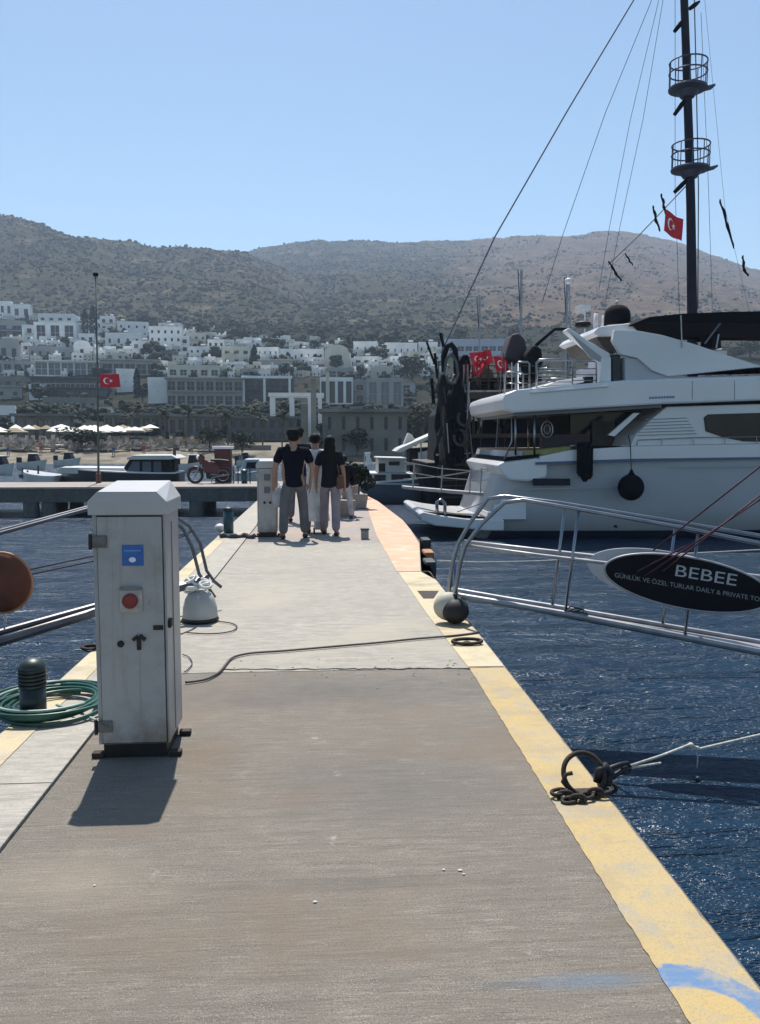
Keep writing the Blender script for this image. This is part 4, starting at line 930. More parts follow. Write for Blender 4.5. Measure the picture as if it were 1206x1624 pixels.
for i in range(3):
    c_ = P(cq.uniform(704, 742), cq.uniform(650, 742), YG - .9 + cq.uniform(0, .3)); r_ = cq.uniform(.13, .22)
    MB().tube([c_ + Vector((r_ * math.cos(a), .1 * math.sin(a), r_ * 1.25 * math.sin(a))) for a in [2 * math.pi * k_ / 16 for k_ in range(16)]], .05, 7, closed=True).build('rope_coil', (M_canv, M_wood, M_drope)[i % 3], gl, True)
for i in range(9):
    x = cq.uniform(696, 745); y = cq.uniform(560, 700); MB().tube([P(x, y, YG - .9), P(x + cq.uniform(-14, 14), y + cq.uniform(10, 60), YG - .7)], .022, 5).build('line', (M_drope, M_alu)[i % 2], gl)
MB().tube([P(x, y, YG - .3) for x, y in ((705, 590), (704, 565), (709, 550), (716, 546), (722, 554), (724, 575), (728, 600), (730, 615))], .10, 8).build('hoop', M_canv, gl, True)
MB().tube([P(x, y, YG - .5) for x, y in ((716, 560), (708, 570), (706, 590), (712, 606), (722, 608), (727, 594), (724, 574), (716, 560))], .05, 8).build('pale_hoop', mat('pale_hoop', (.07, .075, .08), .8), gl, True)
for a, b, r_ in (((690, 578), (677, 542), .04), ((704, 550), (699, 528), .06), ((694, 600), (690, 560), .05), ((688, 640), (685, 600), .06)): MB().tube([P(*a, YG - .4), P(*b, YG - .4)], r_, 6).build('spar', M_canv, gl)
gp('tarp_heap', [(726, 575), (735, 562), (744, 562), (748, 580), (745, 600), (728, 602)], .5, 1.6, M_canv, .08)
gp('heap', [(800, 570), (806, 548), (812, 530), (824, 527), (834, 538), (838, 560), (842, 580)], 1.5, 2.6, mat('plum_canvas', (.045, .03, .04), .8), .1)
gp('heap', [(838, 600), (836, 560), (848, 546), (860, 552), (862, 575), (852, 598)], .5, 1.6, M_canv, .1)
MB().tube([P(850, 548, YG + 1), P(880, 522, YG + 1), P(898, 522, YG + 1)], .06, 8).build('boom', M_canv, gl, True)
YM = YG + 2.6
mast = MB().tube([P(1099, 640, YM), P(1098, 490, YM), P(1096, 330, YM), P(1094, 250, YM), P(1089, 100, YM), P(1084, -40, YM), P(1078, -220, YM)], [.20, .19, .17, .165, .15, .14, .12], 14).build('mast', mat('mast_dark', (.018, .020, .036), .7, var=.3, vscale=2, spec=.15), gl, True)
M_rig = mat('rigging', (.05, .06, .09), .6); M_cage = mat('cage_metal', (.06, .07, .11), .5, .3)
def nest(cx, yt_, yb, x0, x1):
    c0 = P(cx, yb, YM); zt = P(cx, yt_, YM).z; r_ = (P(x1, yb, YM).x - P(x0, yb, YM).x) / 2; c0.x = (P(x1, yb, YM).x + P(x0, yb, YM).x) / 2
    m = MB()
    for z in (c0.z + .02, zt, (zt + c0.z) / 2 + .1):
        m.tube([(c0.x + r_ * math.cos(a), c0.y + r_ * math.sin(a), z) for a in [2 * math.pi * i / 24 for i in range(24)]], .028, 6, closed=True)
    for i in range(10):
        a = 2 * math.pi * i / 10; m.tube([(c0.x + r_ * math.cos(a), c0.y + r_ * math.sin(a), c0.z), (c0.x + r_ * math.cos(a), c0.y + r_ * math.sin(a), zt)], .018, 6)
    m.lathe((c0.x, c0.y, c0.z - .03), [(.25, -.28), (r_ * .6, -.06), (r_ * 1.03, 0), (r_ * 1.03, .05)], 20)
    m.obox((c0.x + r_, c0.y, c0.z + .03), (.3, 0, .08), (0, .18, 0), (0, 0, .04))
    return m.build('crow_nest', M_cage, mast)
nest(1092, 99, 141, 1063, 1119); nest(1095, 230, 269, 1067, 1123)
for (x0, y0_), (x1, y1_) in (((1070, 50), (1090, 25)), ((1070, 182), (1093, 150)), ((1094, 14), (1110, 2)), ((1070, 305), (1095, 280))):
    MB().tube([P(x0, y0_, YM), P((x0 + x1) / 2, (y0_ + y1_) / 2, YM), P(x1, y1_, YM)], [.07, .09, .04], 8).build('spreader', M_canv, mast, True)
def rig(pts, r_=.016, Y=YM, name='stay'): return MB().tube([P(x, y, Y) for x, y in pts], r_, 5).build(name, M_rig, gl)
rig([(1030, -40), (1003, 4), (900, 176), (785, 376), (700, 560)], .028); rig([(1045, -40), (1032, 5), (960, 180), (893, 372), (860, 480)], .012)
rig([(1052, -40), (1044, 5), (1000, 190), (967, 360), (950, 460)], .010); rig([(1058, -40), (1051, 5), (1020, 190), (985, 352), (960, 480)], .010)
rig([(1071, -20), (1071, 300), (1078, 500)], .010); rig([(1101, -20), (1105, 150), (1108, 300), (1107, 490)], .022); rig([(1112, 20), (1124, 300), (1130, 490)], .009)
rig([(1095, 288), (1055, 330), (1015, 372), (965, 420)], .022); rig([(1116, -20), (1150, 330), (1190, 500)], .006); rig([(1000, 395), (960, 430)], .008)
# ragged black pennants hanging from the rigging
pen = [((1036, 326), (1040, 345), (1047, 367), 'the first black ragged pennant left of the red mast flag'), ((1049, 307), (1053, 325), (1056, 340), 'short black ragged pennant on the slanting line just above the red mast flag'),
       ((1142, 316), (1152, 350), (1164, 394), 'long kinked black pennant fluttering right of the mast against the sky'), ((1179, 405), (1180, 425), (1187, 438), 'small black pennant hanging above the ridge near the right picture edge'),
       ((966, 414), (975, 430), (986, 446), 'curved black pennant low on the rigging above the radar dome'), ((992, 402), (998, 412), (1004, 421), 'small black pennant over the brown hill between longer ones')]
for i, (a, b_, c2, lb) in enumerate(pen):
    A, B, D = P(*a, YM - .1), P(*b_, YM - .1), P(*c2, YM - .1)
    pts = smooth_path([A, B, D], 5); pts = [p + Vector((.012 * math.sin(j * 1.9 + i), .03 * math.sin(j * 1.3), 0)) for j, p in enumerate(pts)]
    n_ = len(pts); k_ = 1.0 if i < 5 else .7
    MBp = MB().tube(pts, [(.02 + .03 * math.sin(math.pi * (j + .6) / n_) * (1 + .5 * math.sin(j * 2.3))) * k_ for j in range(n_)], 6)
    tag(MBp.build('pennant', M_canv), lb.replace('the first ', 'long '), 'pennant')

# ---------------------------------------------------------------- flags
def flag(label, corner, w_, h_, ex, ez, ny=Vector((0, -1, 0)), amp=.06, phase=0, cell=48, group=None, hoist=None):
    """corner = upper hoist corner; ex, ez unit directions along fly and down"""
    t = thing('turkish_flag', label, 'flag', corner, group)
    n = cell; m = int(n * h_ / w_); mbs = {0: MB(), 1: MB(), 2: MB()}
    def pos(s, t_): 
        return Vector(corner) + ex * (s * w_) + ez * (t_ * h_) + ny * (amp * math.sin(s * 7 + t_ * 1.5 + phase) * (.3 + s)) + ez * (.05 * h_ * math.sin(s * 5 + phase) * s)
    def kind(s, t_):
        x, y = s * 1.5, t_
        c1 = math.hypot(x - .5, y - .5) < .25; c2_ = math.hypot(x - .5625, y - .5) < .2
        if c1 and not c2_: return 1
        dx, dy = x - .80, y - .5; r_ = math.hypot(dx, dy); a = math.atan2(dy, -dx); q_ = abs(((a + math.pi / 5) % (2 * math.pi / 5)) - math.pi / 5)
        if r_ < .135 * math.cos(math.pi * .4) / max(.05, math.cos(math.pi * .4 - q_)) * 1.25: return 2
        return 0
    for i in range(n):
        for j in range(m):
            k_ = kind((i + .5) / n, (j + .5) / m); P4 = [pos(i / n, j / m), pos((i + 1) / n, j / m), pos((i + 1) / n, (j + 1) / m), pos(i / n, (j + 1) / m)]
            mbs[0].quad(*P4)
            if k_:
                mbs[k_].quad(*[p + ny * .004 for p in P4]); mbs[k_].quad(*[p - ny * .004 for p in P4])
    mbs[0].build('cloth', M_flag, t, True); mbs[1].build('crescent', M_fw, t, True); mbs[2].build('star', M_fw, t, True)
    return t
c0 = P(1056, 331, YM - .3); c1 = P(1082, 349, YM - .3); c2 = P(1053, 366, YM - .3)
flag('red crescent and star flag flying from the slanting line left of the tall mast', c0, (c1 - c0).length * 1.05, (c2 - c0).length, (c1 - c0).normalized(), (c2 - c0).normalized(), amp=.05)
for (a, b, cc, lb) in (((744, 560), (776, 556), (750, 582), 'crumpled red crescent flag on the black boat, largest and leftmost of the cluster'), ((784, 564), (806, 570), (787, 588), 'crumpled red flag on the black boat, rightmost of the cluster'),
    ((757, 570), (768, 580), (750, 590), 'small red flag drooping under the largest one on the black boat'), ((768, 556), (779, 562), (764, 574), 'narrow red flag folded behind the largest one on the black boat')):
    c0, c1, c2 = P(*a, YG - .2), P(*b, YG - .2), P(*cc, YG - .2)
    flag(lb, c0, (c1 - c0).length, (c2 - c0).length, (c1 - c0).normalized(), (c2 - c0).normalized(), amp=.20, phase=1.5 + a[0] * .1)
# flagpole on the cross dock
fp0 = P(157, 769, 31.0); fp0.z = 0
t = thing('flagpole', 'tall thin flagpole standing on the cross dock behind the near pedestal', 'flagpole', fp0)
tp = P(152, 436, 31.0)
MB().lathe(fp0, [(.10, .0), (.10, .35), (.06, .38)], 12).build('base', mat('red_brown_base', (.14, .05, .035), .6, var=.3, vscale=5), t)
MB().tube([fp0 + Vector((0, 0, .3)), P(155, 600, 31), tp], [.042, .034, .022], 10).build('pole', mat('pole_green', (.07, .085, .085), .5), t, True)
MB().box(tp.x - .09, tp.x + .09, 30.93, 31.07, tp.z - .05, tp.z + .08).build('finial', M_canv, t, bevel=.04)
c0 = P(158, 593, 30.95); c1 = P(190, 594, 30.95); c2 = P(160, 614, 30.95)
flag('red crescent and star flag on the flagpole over the cross dock at left', c0, (c1 - c0).length, (c2 - c0).length, (c1 - c0).normalized(), (c2 - c0).normalized(), amp=.05, phase=.7)

# ---------------------------------------------------------------- boats behind the pier head
def small_boat(label, px0, px1, py_s, py_w, Y, hullm, cabs, beam=1.4, cat='boat', bow=.35, rev=False, extra=None):
    x0, x1 = P(px0, 700, Y).x, P(px1, 700, Y).x; zt = P(px0, py_s, Y).z
    t = thing('moored_boat', label, cat, ((x0 + x1) / 2, Y + beam, -1))
    a, b = (x1, x0) if rev else (x0, x1)
    hs_ = hull_secs(a, b, Y + beam, beam, -1.0, max(zt, -.6), n=12, bow=bow, z_rise=.25, keel=.5)
    loft('hull', hs_, hullm, t)
    MB().prism([tuple(p[0]) for p in hs_] + [tuple(p[-1]) for p in reversed(hs_)], (0, 0, .05)).build('deck', M_gel, t)
    for nm, pts, y0, y1, m, bv in cabs: MB().prism([P(x, y, Y + y0) for x, y in pts], (0, y1 - y0, 0)).build(nm, m, t, bevel=bv)
    if extra: extra(t)
    return t
M_gel2 = mat('aged_white', (.55, .55, .52), .5, var=.2, vscale=1.2); M_hb = mat('hull_blue_grey', (.14, .16, .20), .4, var=.25, vscale=.6)
M_frost = mat('hull_black', (.02, .022, .03), .4, var=.3, vscale=1)
small_boat('white wooden cruiser with wheelhouse and flybridge moored past the orange pier stripe', 574, 700, 766, 796, 33.0, M_hb, [
    ('gunwale', [(572, 765), (700, 768), (700, 771), (572, 768)], -.05, 2.9, M_gel2, .01),
    ('aft_cabin', [(577, 750), (660, 751), (658, 766), (577, 765)], .2, 2.6, M_gel2, .03),
    ('window', [(579, 753), (590, 753), (590, 763), (579, 763)], .17, .21, M_tint, 0), ('window', [(594, 753), (612, 753), (612, 763), (594, 763)], .17, .21, M_tint, 0), ('window', [(621, 752), (650, 752), (656, 764), (621, 764)], .17, .21, M_tint, 0),
    ('upper_cabin', [(600, 728), (640, 728), (645, 750), (618, 750), (600, 750)], .5, 2.2, M_gel2, .03), ('window', [(601, 735), (611, 735), (611, 748), (601, 748)], .47, .51, M_tint, 0), ('window', [(617, 732), (634, 732), (634, 738), (617, 738)], .47, .51, M_tint, 0),
    ('roof', [(598, 725), (645, 726), (646, 729), (598, 728)], .3, 2.4, M_gel2, .02)], extra=lambda t: MB().tube([P(578, 752, 33.4), P(578, 722, 33.4)], .03, 6).build('ensign_staff', M_alu, t))
tag(MB().prism([P(x, y, 33.3) for x, y in ((578, 718), (588, 717), (587, 724), (592, 736), (580, 738), (581, 726))], (0, .06, 0)).build('white_cloth', mat('bright_cloth', (.82, .82, .82), .7), bevel=.01), 'bright white cloth hanging at the stern of the white wooden cruiser', 'cloth')
small_boat('dark boat with white slanted awning behind the wooden cruiser', 632, 800, 752, 775, 37.0, M_frost, [
    ('awning', [(628, 716), (634, 711), (700, 682), (702, 687), (660, 706), (636, 718)], .2, 2.6, M_gel2, .03),
    ('cabin', [(650, 712), (740, 705), (740, 752), (650, 752)], .6, 2.2, M_black, .03), ('ledge', [(640, 734), (740, 732), (740, 736), (640, 738)], .3, 2.4, M_alu, .01),
    ('locker', [(664, 718), (690, 712), (692, 730), (664, 732)], .4, .7, M_gel2, .02)], extra=lambda t: [MB().tube([P(x, 752, 37.3), P(x, y, 37.3)], .035, 6).build('post', M_alu, t) for x, y in ((640, 714), (668, 702), (696, 690))])
tag(MB().prism([P(x, y, 39) for x, y in ((640, 706), (644, 695), (648, 686), (654, 690), (660, 700), (662, 708))], (0, .5, 0)).build('folded_sail', M_gel2, bevel=.05), 'white folded sail showing above the slanted awning boat', 'sail')
small_boat('dark cabin launch with tinted windows lying behind the cross dock', 84, 276, 752, 778, 36.0, M_frost, [
    ('foredeck', [(96, 741), (195, 742), (206, 752), (96, 752), (90, 746)], .3, 2.3, M_gel2, .04),
    ('cabin', [(190, 752), (206, 728), (270, 727), (272, 765), (190, 765)], .4, 2.4, M_black, .03),
    ('window', [(200, 750), (211, 732), (222, 732), (222, 750)], .35, .41, M_bluegl, 0), ('window', [(226, 732), (240, 732), (240, 750), (226, 750)], .35, .41, M_bluegl, 0), ('window', [(244, 732), (256, 732), (256, 750), (244, 750)], .35, .41, M_bluegl, 0),
    ('roof', [(200, 726), (212, 722), (272, 722), (282, 727), (270, 729), (202, 729)], .2, 2.6, M_gel2, .03)], rev=True, beam=1.35, extra=lambda t: MB().tube([P(277, 765, 37), P(277, 712, 37)], .07, 8).build('mast', M_wood, t))
small_boat('low pale open boat at the far left behind the cross dock', 22, 84, 757, 772, 36.5, M_gel2, [('bench', [(30, 752), (70, 756), (70, 760), (30, 758)], .3, 1.6, M_bluegl, .02)], rev=True, beam=1.0, extra=lambda t: [MB().tube([P(x, 760, 37), P(x, y, 37)], .04, 6).build('post', M_wood, t) for x, y in ((36, 742), (61, 738), (44, 746))])
small_boat('small white launch tied up inside the cross dock right of the red cabinet', 372, 436, 752, 770, 38.0, M_gel2, [('cabin', [(388, 728), (436, 728), (440, 752), (380, 752)], .3, 1.8, mat('pale_blue_cabin', (.38, .44, .48), .5, var=.2, vscale=1), .05), ('window', [(392, 733), (430, 733), (432, 743), (390, 743)], .26, .31, M_tint, 0)], beam=1.1)
# sail boats far behind the yacht (masts only show above the rails)
for px, top_, Y, lb in ((825, 428, 46, 'sailing boat with a pale mast, nearest to the black tour boat'), (897, 440, 52, 'sailing boat with a thin mast rising behind the yacht antenna'), (760, 470, 55, 'sailing boat with a faint thin mast behind the red flags')):
    x = P(px, 600, Y).x; t = thing('sailing_boat', lb, 'sailing boat', (x, Y, -1))
    loft('hull', hull_secs(x - 3, x + 7, Y, 1.5, -1, .2, n=10, z_rise=.3, keel=.6), M_gel2, t); MB().prism([(x - 2, Y - .8, .1), (x + 3, Y - .8, .1), (x + 2, Y - .8, .7), (x - 1.5, Y - .8, .7)], (0, 1.6, 0)).build('cabin', M_gel2, t, bevel=.05)
    MB().tube([(x, Y, 0), (x, Y, P(px, top_, Y).z)], .075, 8).build('mast', M_alu, t); MB().tube([(x + .5, Y, .2), (x - .2, Y, P(px, top_, Y).z)], .03, 5).build('forestay', M_rig, t)
    MB().tube([(x, Y, 1.4), (x - 2.8, Y, 1.5)], .14, 8).build('boom', M_canv, t)

# ---------------------------------------------------------------- motorcycle, red cabinet, rails on the dock
YD = 30.3
M_mred = mat('dark_red_paint', (.085, .014, .016), .35, var=.3, vscale=4)
m0 = P(328, 765, YD); m0.z = 0
t = thing('motorcycle', 'dark motorcycle parked side-on on the cross dock', 'motorcycle', m0)
def D(px, py, dy=0): return P(px, py, YD + dy)
s_ = YD / 1300
for px in (310, 354):
    c_ = D(px, 753); c_.z = .29
    wl = MB().tube([c_ + Vector((.26 * math.cos(a), 0, .26 * math.sin(a))) for a in [2 * math.pi * i / 24 for i in range(24)]], .045, 8, closed=True).build('wheel', M_rubber, t, True)
    MB().tube([c_ + Vector((.2 * math.cos(a), 0, .2 * math.sin(a))) for a in [2 * math.pi * i / 20 for i in range(20)]], .015, 6, closed=True).tube([c_ - Vector((0, .06, 0)), c_ + Vector((0, .06, 0))], .05, 10).build('rim', M_alu, wl, True)
    MB().tube([c_ + Vector((.31 * math.cos(a), 0, .31 * math.sin(a))) for a in (.5, .9, 1.3, 1.7, 2.1, 2.5)], .05, 8).build('mudguard', M_mred, t, True)
cf, cr = D(310, 753), D(354, 753); cf.z = cr.z = .29
MB().tube([cf + Vector((0, .06, 0)), cf + Vector((.28, .06, .62))], .025, 8).tube([cf - Vector((0, .06, 0)), cf + Vector((.28, -.06, .62))], .025, 8).build('fork', M_steel, t)
MB().prism([cf + Vector(v) for v in ((.3, -.12, .62), (.25, -.12, .35), (.35, -.12, .1), (.75, -.12, .02), (.95, -.12, .25), (.75, -.12, .46), (.5, -.12, .52))], (0, .24, 0)).build('body', M_mred, t, bevel=.04)
MB().prism([cf + Vector(v) for v in ((.38, -.09, .08), (.42, -.09, -.12), (.72, -.09, -.12), (.78, -.09, .06))], (0, .18, 0)).build('engine', M_dark, t, bevel=.03)
MB().prism([cf + Vector(v) for v in ((.55, -.12, .53), (.7, -.12, .50), (1.2, -.12, .48), (1.25, -.12, .56), (.9, -.12, .60), (.6, -.12, .6))], (0, .24, 0)).build('seat', M_rubber, t, bevel=.03)
MB().prism([cf + Vector(v) for v in ((.18, -.15, .4), (.12, -.15, .62), (.2, -.15, .82), (.34, -.15, .72), (.34, -.15, .45))], (0, .3, 0)).build('front_fairing', M_mred, t, bevel=.05)
MB().tube([cf + Vector((.32, -.34, .76)), cf + Vector((.25, -.2, .8)), cf + Vector((.25, .2, .8)), cf + Vector((.32, .34, .76))], .018, 8).build('handlebar', M_dark, t, True)
MB().ball(cf + Vector((.12, 0, .66)), .08, .1, .08).build('headlight', M_fw, t, True)
MB().tube([cr + Vector((.0, -.1, 0)), cr + Vector((-.45, -.1, .05))], .03, 8).tube([cr + Vector((.25, -.14, .05)), cr + Vector((-.4, -.14, -.08))], .035, 8).build('exhaust', M_steel, t, True)
MB().tube([cf + Vector((.6, .1, -.1)), cf + Vector((.55, .25, -.29))], .015, 6).build('side_stand', M_dark, t)
t = thing('fire_cabinet', 'dark red cabinet with a white top standing behind the motorcycle', 'cabinet', D(350, 765, .8) * 1)
Yc = YD + .7; a, b = P(340, 712, Yc), P(366, 712, Yc)
MB().box(a.x, b.x, Yc, Yc + .5, .02, a.z).build('body', MATS['dark_red_paint'], t, bevel=.01); MB().box(a.x - .07, b.x + .07, Yc - .05, Yc + .55, a.z, a.z + .1).build('top', M_fw, t, bevel=.01)
MB().box(a.x + .04, b.x - .04, Yc - .02, Yc - .003, .1, a.z - .05).build('door', mat('deep_red', (.11, .015, .018), .4, var=.3, vscale=4), t, bevel=.004)
MB().box(a.x + .06, a.x + .09, Yc - .04, Yc - .021, .6, .75).build('handle', M_dark, t)
for px, lb in ((371, 'thin dock rail post beside the red cabinet'), (378, 'thin dock rail post midway to the teal bollard'), (397, 'thin dock rail post next to the far pedestal')):
    q = D(px, 765); q.z = .003; tt = tag(MB().tube([q, q + Vector((0, 0, .62))], .022, 6).build('rail_post', M_dark), lb, 'post')
q = D(388, 765); q.z = .003; t = thing('bollard_light', 'teal bollard light standing on the cross dock', 'bollard light', q)
MB().lathe(q, [(.11, 0), (.11, .42)], 14).build('post', MATS['teal_metal'], t, True); MB().lathe(q, [(.12, .42), (.12, .48), (.04, .52)], 14).build('dome', M_bol, t)
tag(MB().tube([D(371, 752), D(388, 753), D(408, 748)], .014, 6).build('chain_line', M_drope), 'low dark line strung between the dock rail posts', 'rope')
# ---------------------------------------------------------------- people on the pier
M_skin = mat('skin', (.32, .19, .13), .55, var=.15, vscale=8)
def skin(name, chain_list, m, parent, lev=2):
    """chain_list: list of (points, radii, link index or None); one connected figure grown by the Skin modifier"""
    V, E, RR = [], [], []
    for pts, rad, root in chain_list:
        prev = root
        for p, r_ in zip(pts, rad):
            V.append(tuple(p)); RR.append(r_); i = len(V) - 1
            if prev is not None: E.append((prev, i))
            prev = i
    me = bpy.data.meshes.new(name); me.from_pydata(V, E, []); o = bpy.data.objects.new(name, me); COL.objects.link(o)
    md = o.modifiers.new('skin', 'SKIN'); md.use_smooth_shade = True
    sv = me.skin_vertices[0].data
    for i, r_ in enumerate(RR): sv[i].radius = r_ if isinstance(r_, tuple) else (r_, r_); sv[i].use_root = (i == 0)
    sb_ = o.modifiers.new('sub', 'SUBSURF'); sb_.levels = lev; sb_.render_levels = lev
    dg = bpy.context.evaluated_depsgraph_get(); dg.update(); me2 = bpy.data.meshes.new_from_object(o.evaluated_get(dg)); bpy.data.objects.remove(o)
    me2.polygons.foreach_set('use_smooth', [True] * len(me2.polygons)); me2.materials.clear(); me2.materials.append(m)
    o = bpy.data.objects.new(name, me2); COL.objects.link(o); o.parent = parent; return o
M_blueS = mat('blue_swimwear', (.03, .08, .25), .8); M_redS = mat('red_swimwear', (.35, .03, .03), .8); M_wht = mat('white_cotton', (.48, .47, .48), .85, var=.35, vscale=6, bump=.03, bscale=9, spec=.1)
# ---------------------------------------------------------------- town on the slope
def lb(mb, name, m, parent, loc=(0, 0, 0)):
    me = bpy.data.meshes.new(name); me.from_pydata(mb.v, [], mb.f); me.update(); fixn(me); me.materials.append(m)
    o = bpy.data.objects.new(name, me); COL.objects.link(o); o.parent = parent; o.location = loc; return o
def front(mb, w_, h, cols, rows, wf, hf, z0, rec, margin=.0, arch=False):
    """front wall at y=0 pierced by a grid of recessed openings; returns opening boxes"""
    cw, rh = w_ / cols, h / rows; ops = []
    xs = [-w_ / 2]; 
    for c_ in range(cols): xs += [-w_ / 2 + cw * (c_ + .5 - wf / 2), -w_ / 2 + cw * (c_ + .5 + wf / 2)]
    xs.append(w_ / 2); zs_ = [0]
    for r_ in range(rows): zs_ += [rh * (r_ + .5 - hf / 2), rh * (r_ + .5 + hf / 2)]
    zs_.append(h)
    for i in range(len(xs) - 1):
        for j in range(len(zs_) - 1):
            a, b, c_, d = xs[i], xs[i + 1], zs_[j], zs_[j + 1]
            if i % 2 and j % 2:
                mb.quad((a, 0, c_), (a, rec, c_), (a, rec, d), (a, 0, d)); mb.quad((b, 0, c_), (b, 0, d), (b, rec, d), (b, rec, c_))
                mb.quad((a, 0, d), (a, rec, d), (b, rec, d), (b, 0, d)); mb.quad((a, 0, c_), (b, 0, c_), (b, rec, c_), (a, rec, c_)); ops.append((a, b, c_, d))
            else: mb.quad((a, 0, c_), (b, 0, c_), (b, 0, d), (a, 0, d))
    return ops
BR = random.Random(11)
def block(label, px0, px1, pyt, pyb, cols, rows, wf=.45, hf=.5, m=None, pane=None, cat='house', dep=None, yaw=0, roof='parapet', name='house', rec=.45, group=None, awn=None, chim=0, dh=None):
    m = m or M_white; pane = pane or M_glass; mid = (px0 + px1) / 2
    q = ground_at(mid, pyb) if dh is None else P2(mid, pyb, dh); _, d_ = udh(q.x, q.y)
    w_ = (px1 - px0) * d_ / FPX * cp; z1 = P2(mid, pyt, d_).z; h = z1 - q.z; dep = dep or max(4, min(w_ * .7, 12))
    t = thing(name, label, cat, q, group); t.rotation_euler.z = -YAW - math.atan((mid - CXP) / FPX) * .6 + R(yaw)
    mb = MB(); ops = front(mb, w_, h, cols, rows, wf, hf, 0, rec)
    x0, x1 = -w_ / 2, w_ / 2; B = -5
    mb.quad((x0, 0, B), (x1, 0, B), (x1, 0, 0), (x0, 0, 0)); mb.quad((x0, 0, B), (x0, 0, h), (x0, dep, h), (x0, dep, B)); mb.quad((x1, 0, B), (x1, dep, B), (x1, dep, h), (x1, 0, h))
    mb.quad((x0, dep, B), (x0, dep, h), (x1, dep, h), (x1, dep, B)); mb.quad((x0, 0, h), (x1, 0, h), (x1, dep, h), (x0, dep, h))
    lb(mb, 'wall', m, t)
    if roof == 'parapet':
        pr = MB(); th, ph = .25, .55
        pr.box(x0 - .05, x1 + .05, -.05, th, h + .004, h + ph).box(x0 - .05, x1 + .05, dep - th, dep + .05, h + .004, h + ph).box(x0 - .05, x0 + th, th + .002, dep - th - .002, h + .004, h + ph).box(x1 - th, x1 + .05, th + .002, dep - th - .002, h + .004, h + ph)
        rp_ = lb(pr, 'parapet', m, t)
    elif roof == 'slab': rp_ = lb(MB().box(x0 - .6, x1 + .6, -.9, dep + .4, h + .004, h + .38), 'roof', m, t)
    elif roof == 'gable':
        rp_ = lb(MB().prism([(x0 - .3, -.4, h + .004), (x1 + .3, -.4, h + .004), (0, -.4, h + w_ * .22)], (0, dep + .8, 0)), 'roof', mat('roof_tile', (.26, .24, .22), .8, var=.3, vscale=1), t)
    elif roof == 'arch':
        rp_ = lb(MB().prism([(x0, -.02, h + .004), (x1, -.02, h + .004)] + [(w_ / 2 * math.cos(a), -.02, h + .004 + w_ * .30 * math.sin(a)) for a in [math.pi * i / 10 for i in range(1, 10)]], (0, .5, 0)), 'gable', m, t)
    for c_ in range(chim): 
        cx = BR.uniform(x0 + 1, x1 - 1); lb(MB().box(cx - .35, cx + .35, dep * .4, dep * .4 + .7, h + .01, h + 1.5), 'chimney', m, t)
    if ops:
        a, b, c_, d = ops[0]; ww, hh = b - a, d - c_
        pm = bpy.data.meshes.new('window'); pb2 = MB().box(-ww / 2 + .01, ww / 2 - .01, rec - .04, rec + .02, .01, hh - .01); pm.from_pydata(pb2.v, [], pb2.f); pm.materials.append(pane)
        big = ww * FPX / d_ > 9 
        if big: fm = MB().box(-.05, .05, rec - .10, rec - .045, .01, hh - .01).box(-ww / 2 + .02, -.052, rec - .10, rec - .045, hh * .5 - .04, hh * .5 + .04).box(.052, ww / 2 - .02, rec - .10, rec - .045, hh * .5 - .04, hh * .5 + .04); fme = bpy.data.meshes.new('window_bar'); fme.from_pydata(fm.v, [], fm.f); fme.materials.append(m)
        for a, b, c_, d in ops:
            o = bpy.data.objects.new('window', pm); COL.objects.link(o); o.parent = t; o.location = ((a + b) / 2, 0, c_)
            if big: f_ = bpy.data.objects.new('window_bar', fme); COL.objects.link(f_); f_.parent = o
    if ops and (rows > 1 or BR.random() < .35) and (b - a) > .9:
        rh = h / rows; bal = MB(); rl = MB()
        for k_ in range(rows):
            zz = ops[k_][2] - .18 if k_ < len(ops) else 0
            if zz < .3: continue
            xa_, xb_ = (x0 + .3, x1 - .3) if cat == 'building' or BR.random() < .5 else (x0 + .3, x0 + w_ * .5)
            bal.box(xa_, xb_, -1.15, -.012, zz - .16, zz); rl.box(xa_, xb_, -1.15, -1.10, zz + .85, zz + .92)
            nb = max(2, int((xb_ - xa_) / 1.1))
            for j_ in range(nb + 1): xx = xa_ + (xb_ - xa_ - .06) * j_ / nb; rl.box(xx, xx + .06, -1.14, -1.09, zz + .003, zz + .847)
        if bal.v: lb(bal, 'balcony', m, t); lb(rl, 'railing', M_dark if BR.random() < .5 else M_white, t)['kind'] = 'stuff'
    if cat == 'house' and w_ > 4 and BR.random() < .55:
        cx = BR.uniform(x0 + 1.2, x1 - 1.2); tk = lb(MB().lathe((cx - .8, 2, h + 1.25), [(.28, 0), (.28, 1.5)], 8, ax=(1, 0, 0)), 'water_tank', m, t); lb(MB().prism([(cx - .8, .9, h + .3), (cx + .8, .9, h + .3), (cx + .8, 1.9, h + 1.1), (cx - .8, 1.9, h + 1.1)], (0, 0, .06)), 'solar_panel', M_bluegl, t)
    if awn: lb(MB().prism([(x0 + .5, -.1, h * .62), (x0 + .5, -2.6, h * .5), (x0 + .5, -2.6, h * .46), (x0 + .5, -.1, h * .58)], (w_ - 1, 0, 0)), 'awning', awn, t)
    return t, w_, h, d_, dep
M_pw = mat('purple_awning', (.10, .08, .14), .8); M_dkg = mat('dark_grey_wall', (.10, .11, .12), .8, var=.3, vscale=.3); M_oliv = mat('olive_grey_wall', (.22, .22, .19), .85, var=.3, vscale=.4)
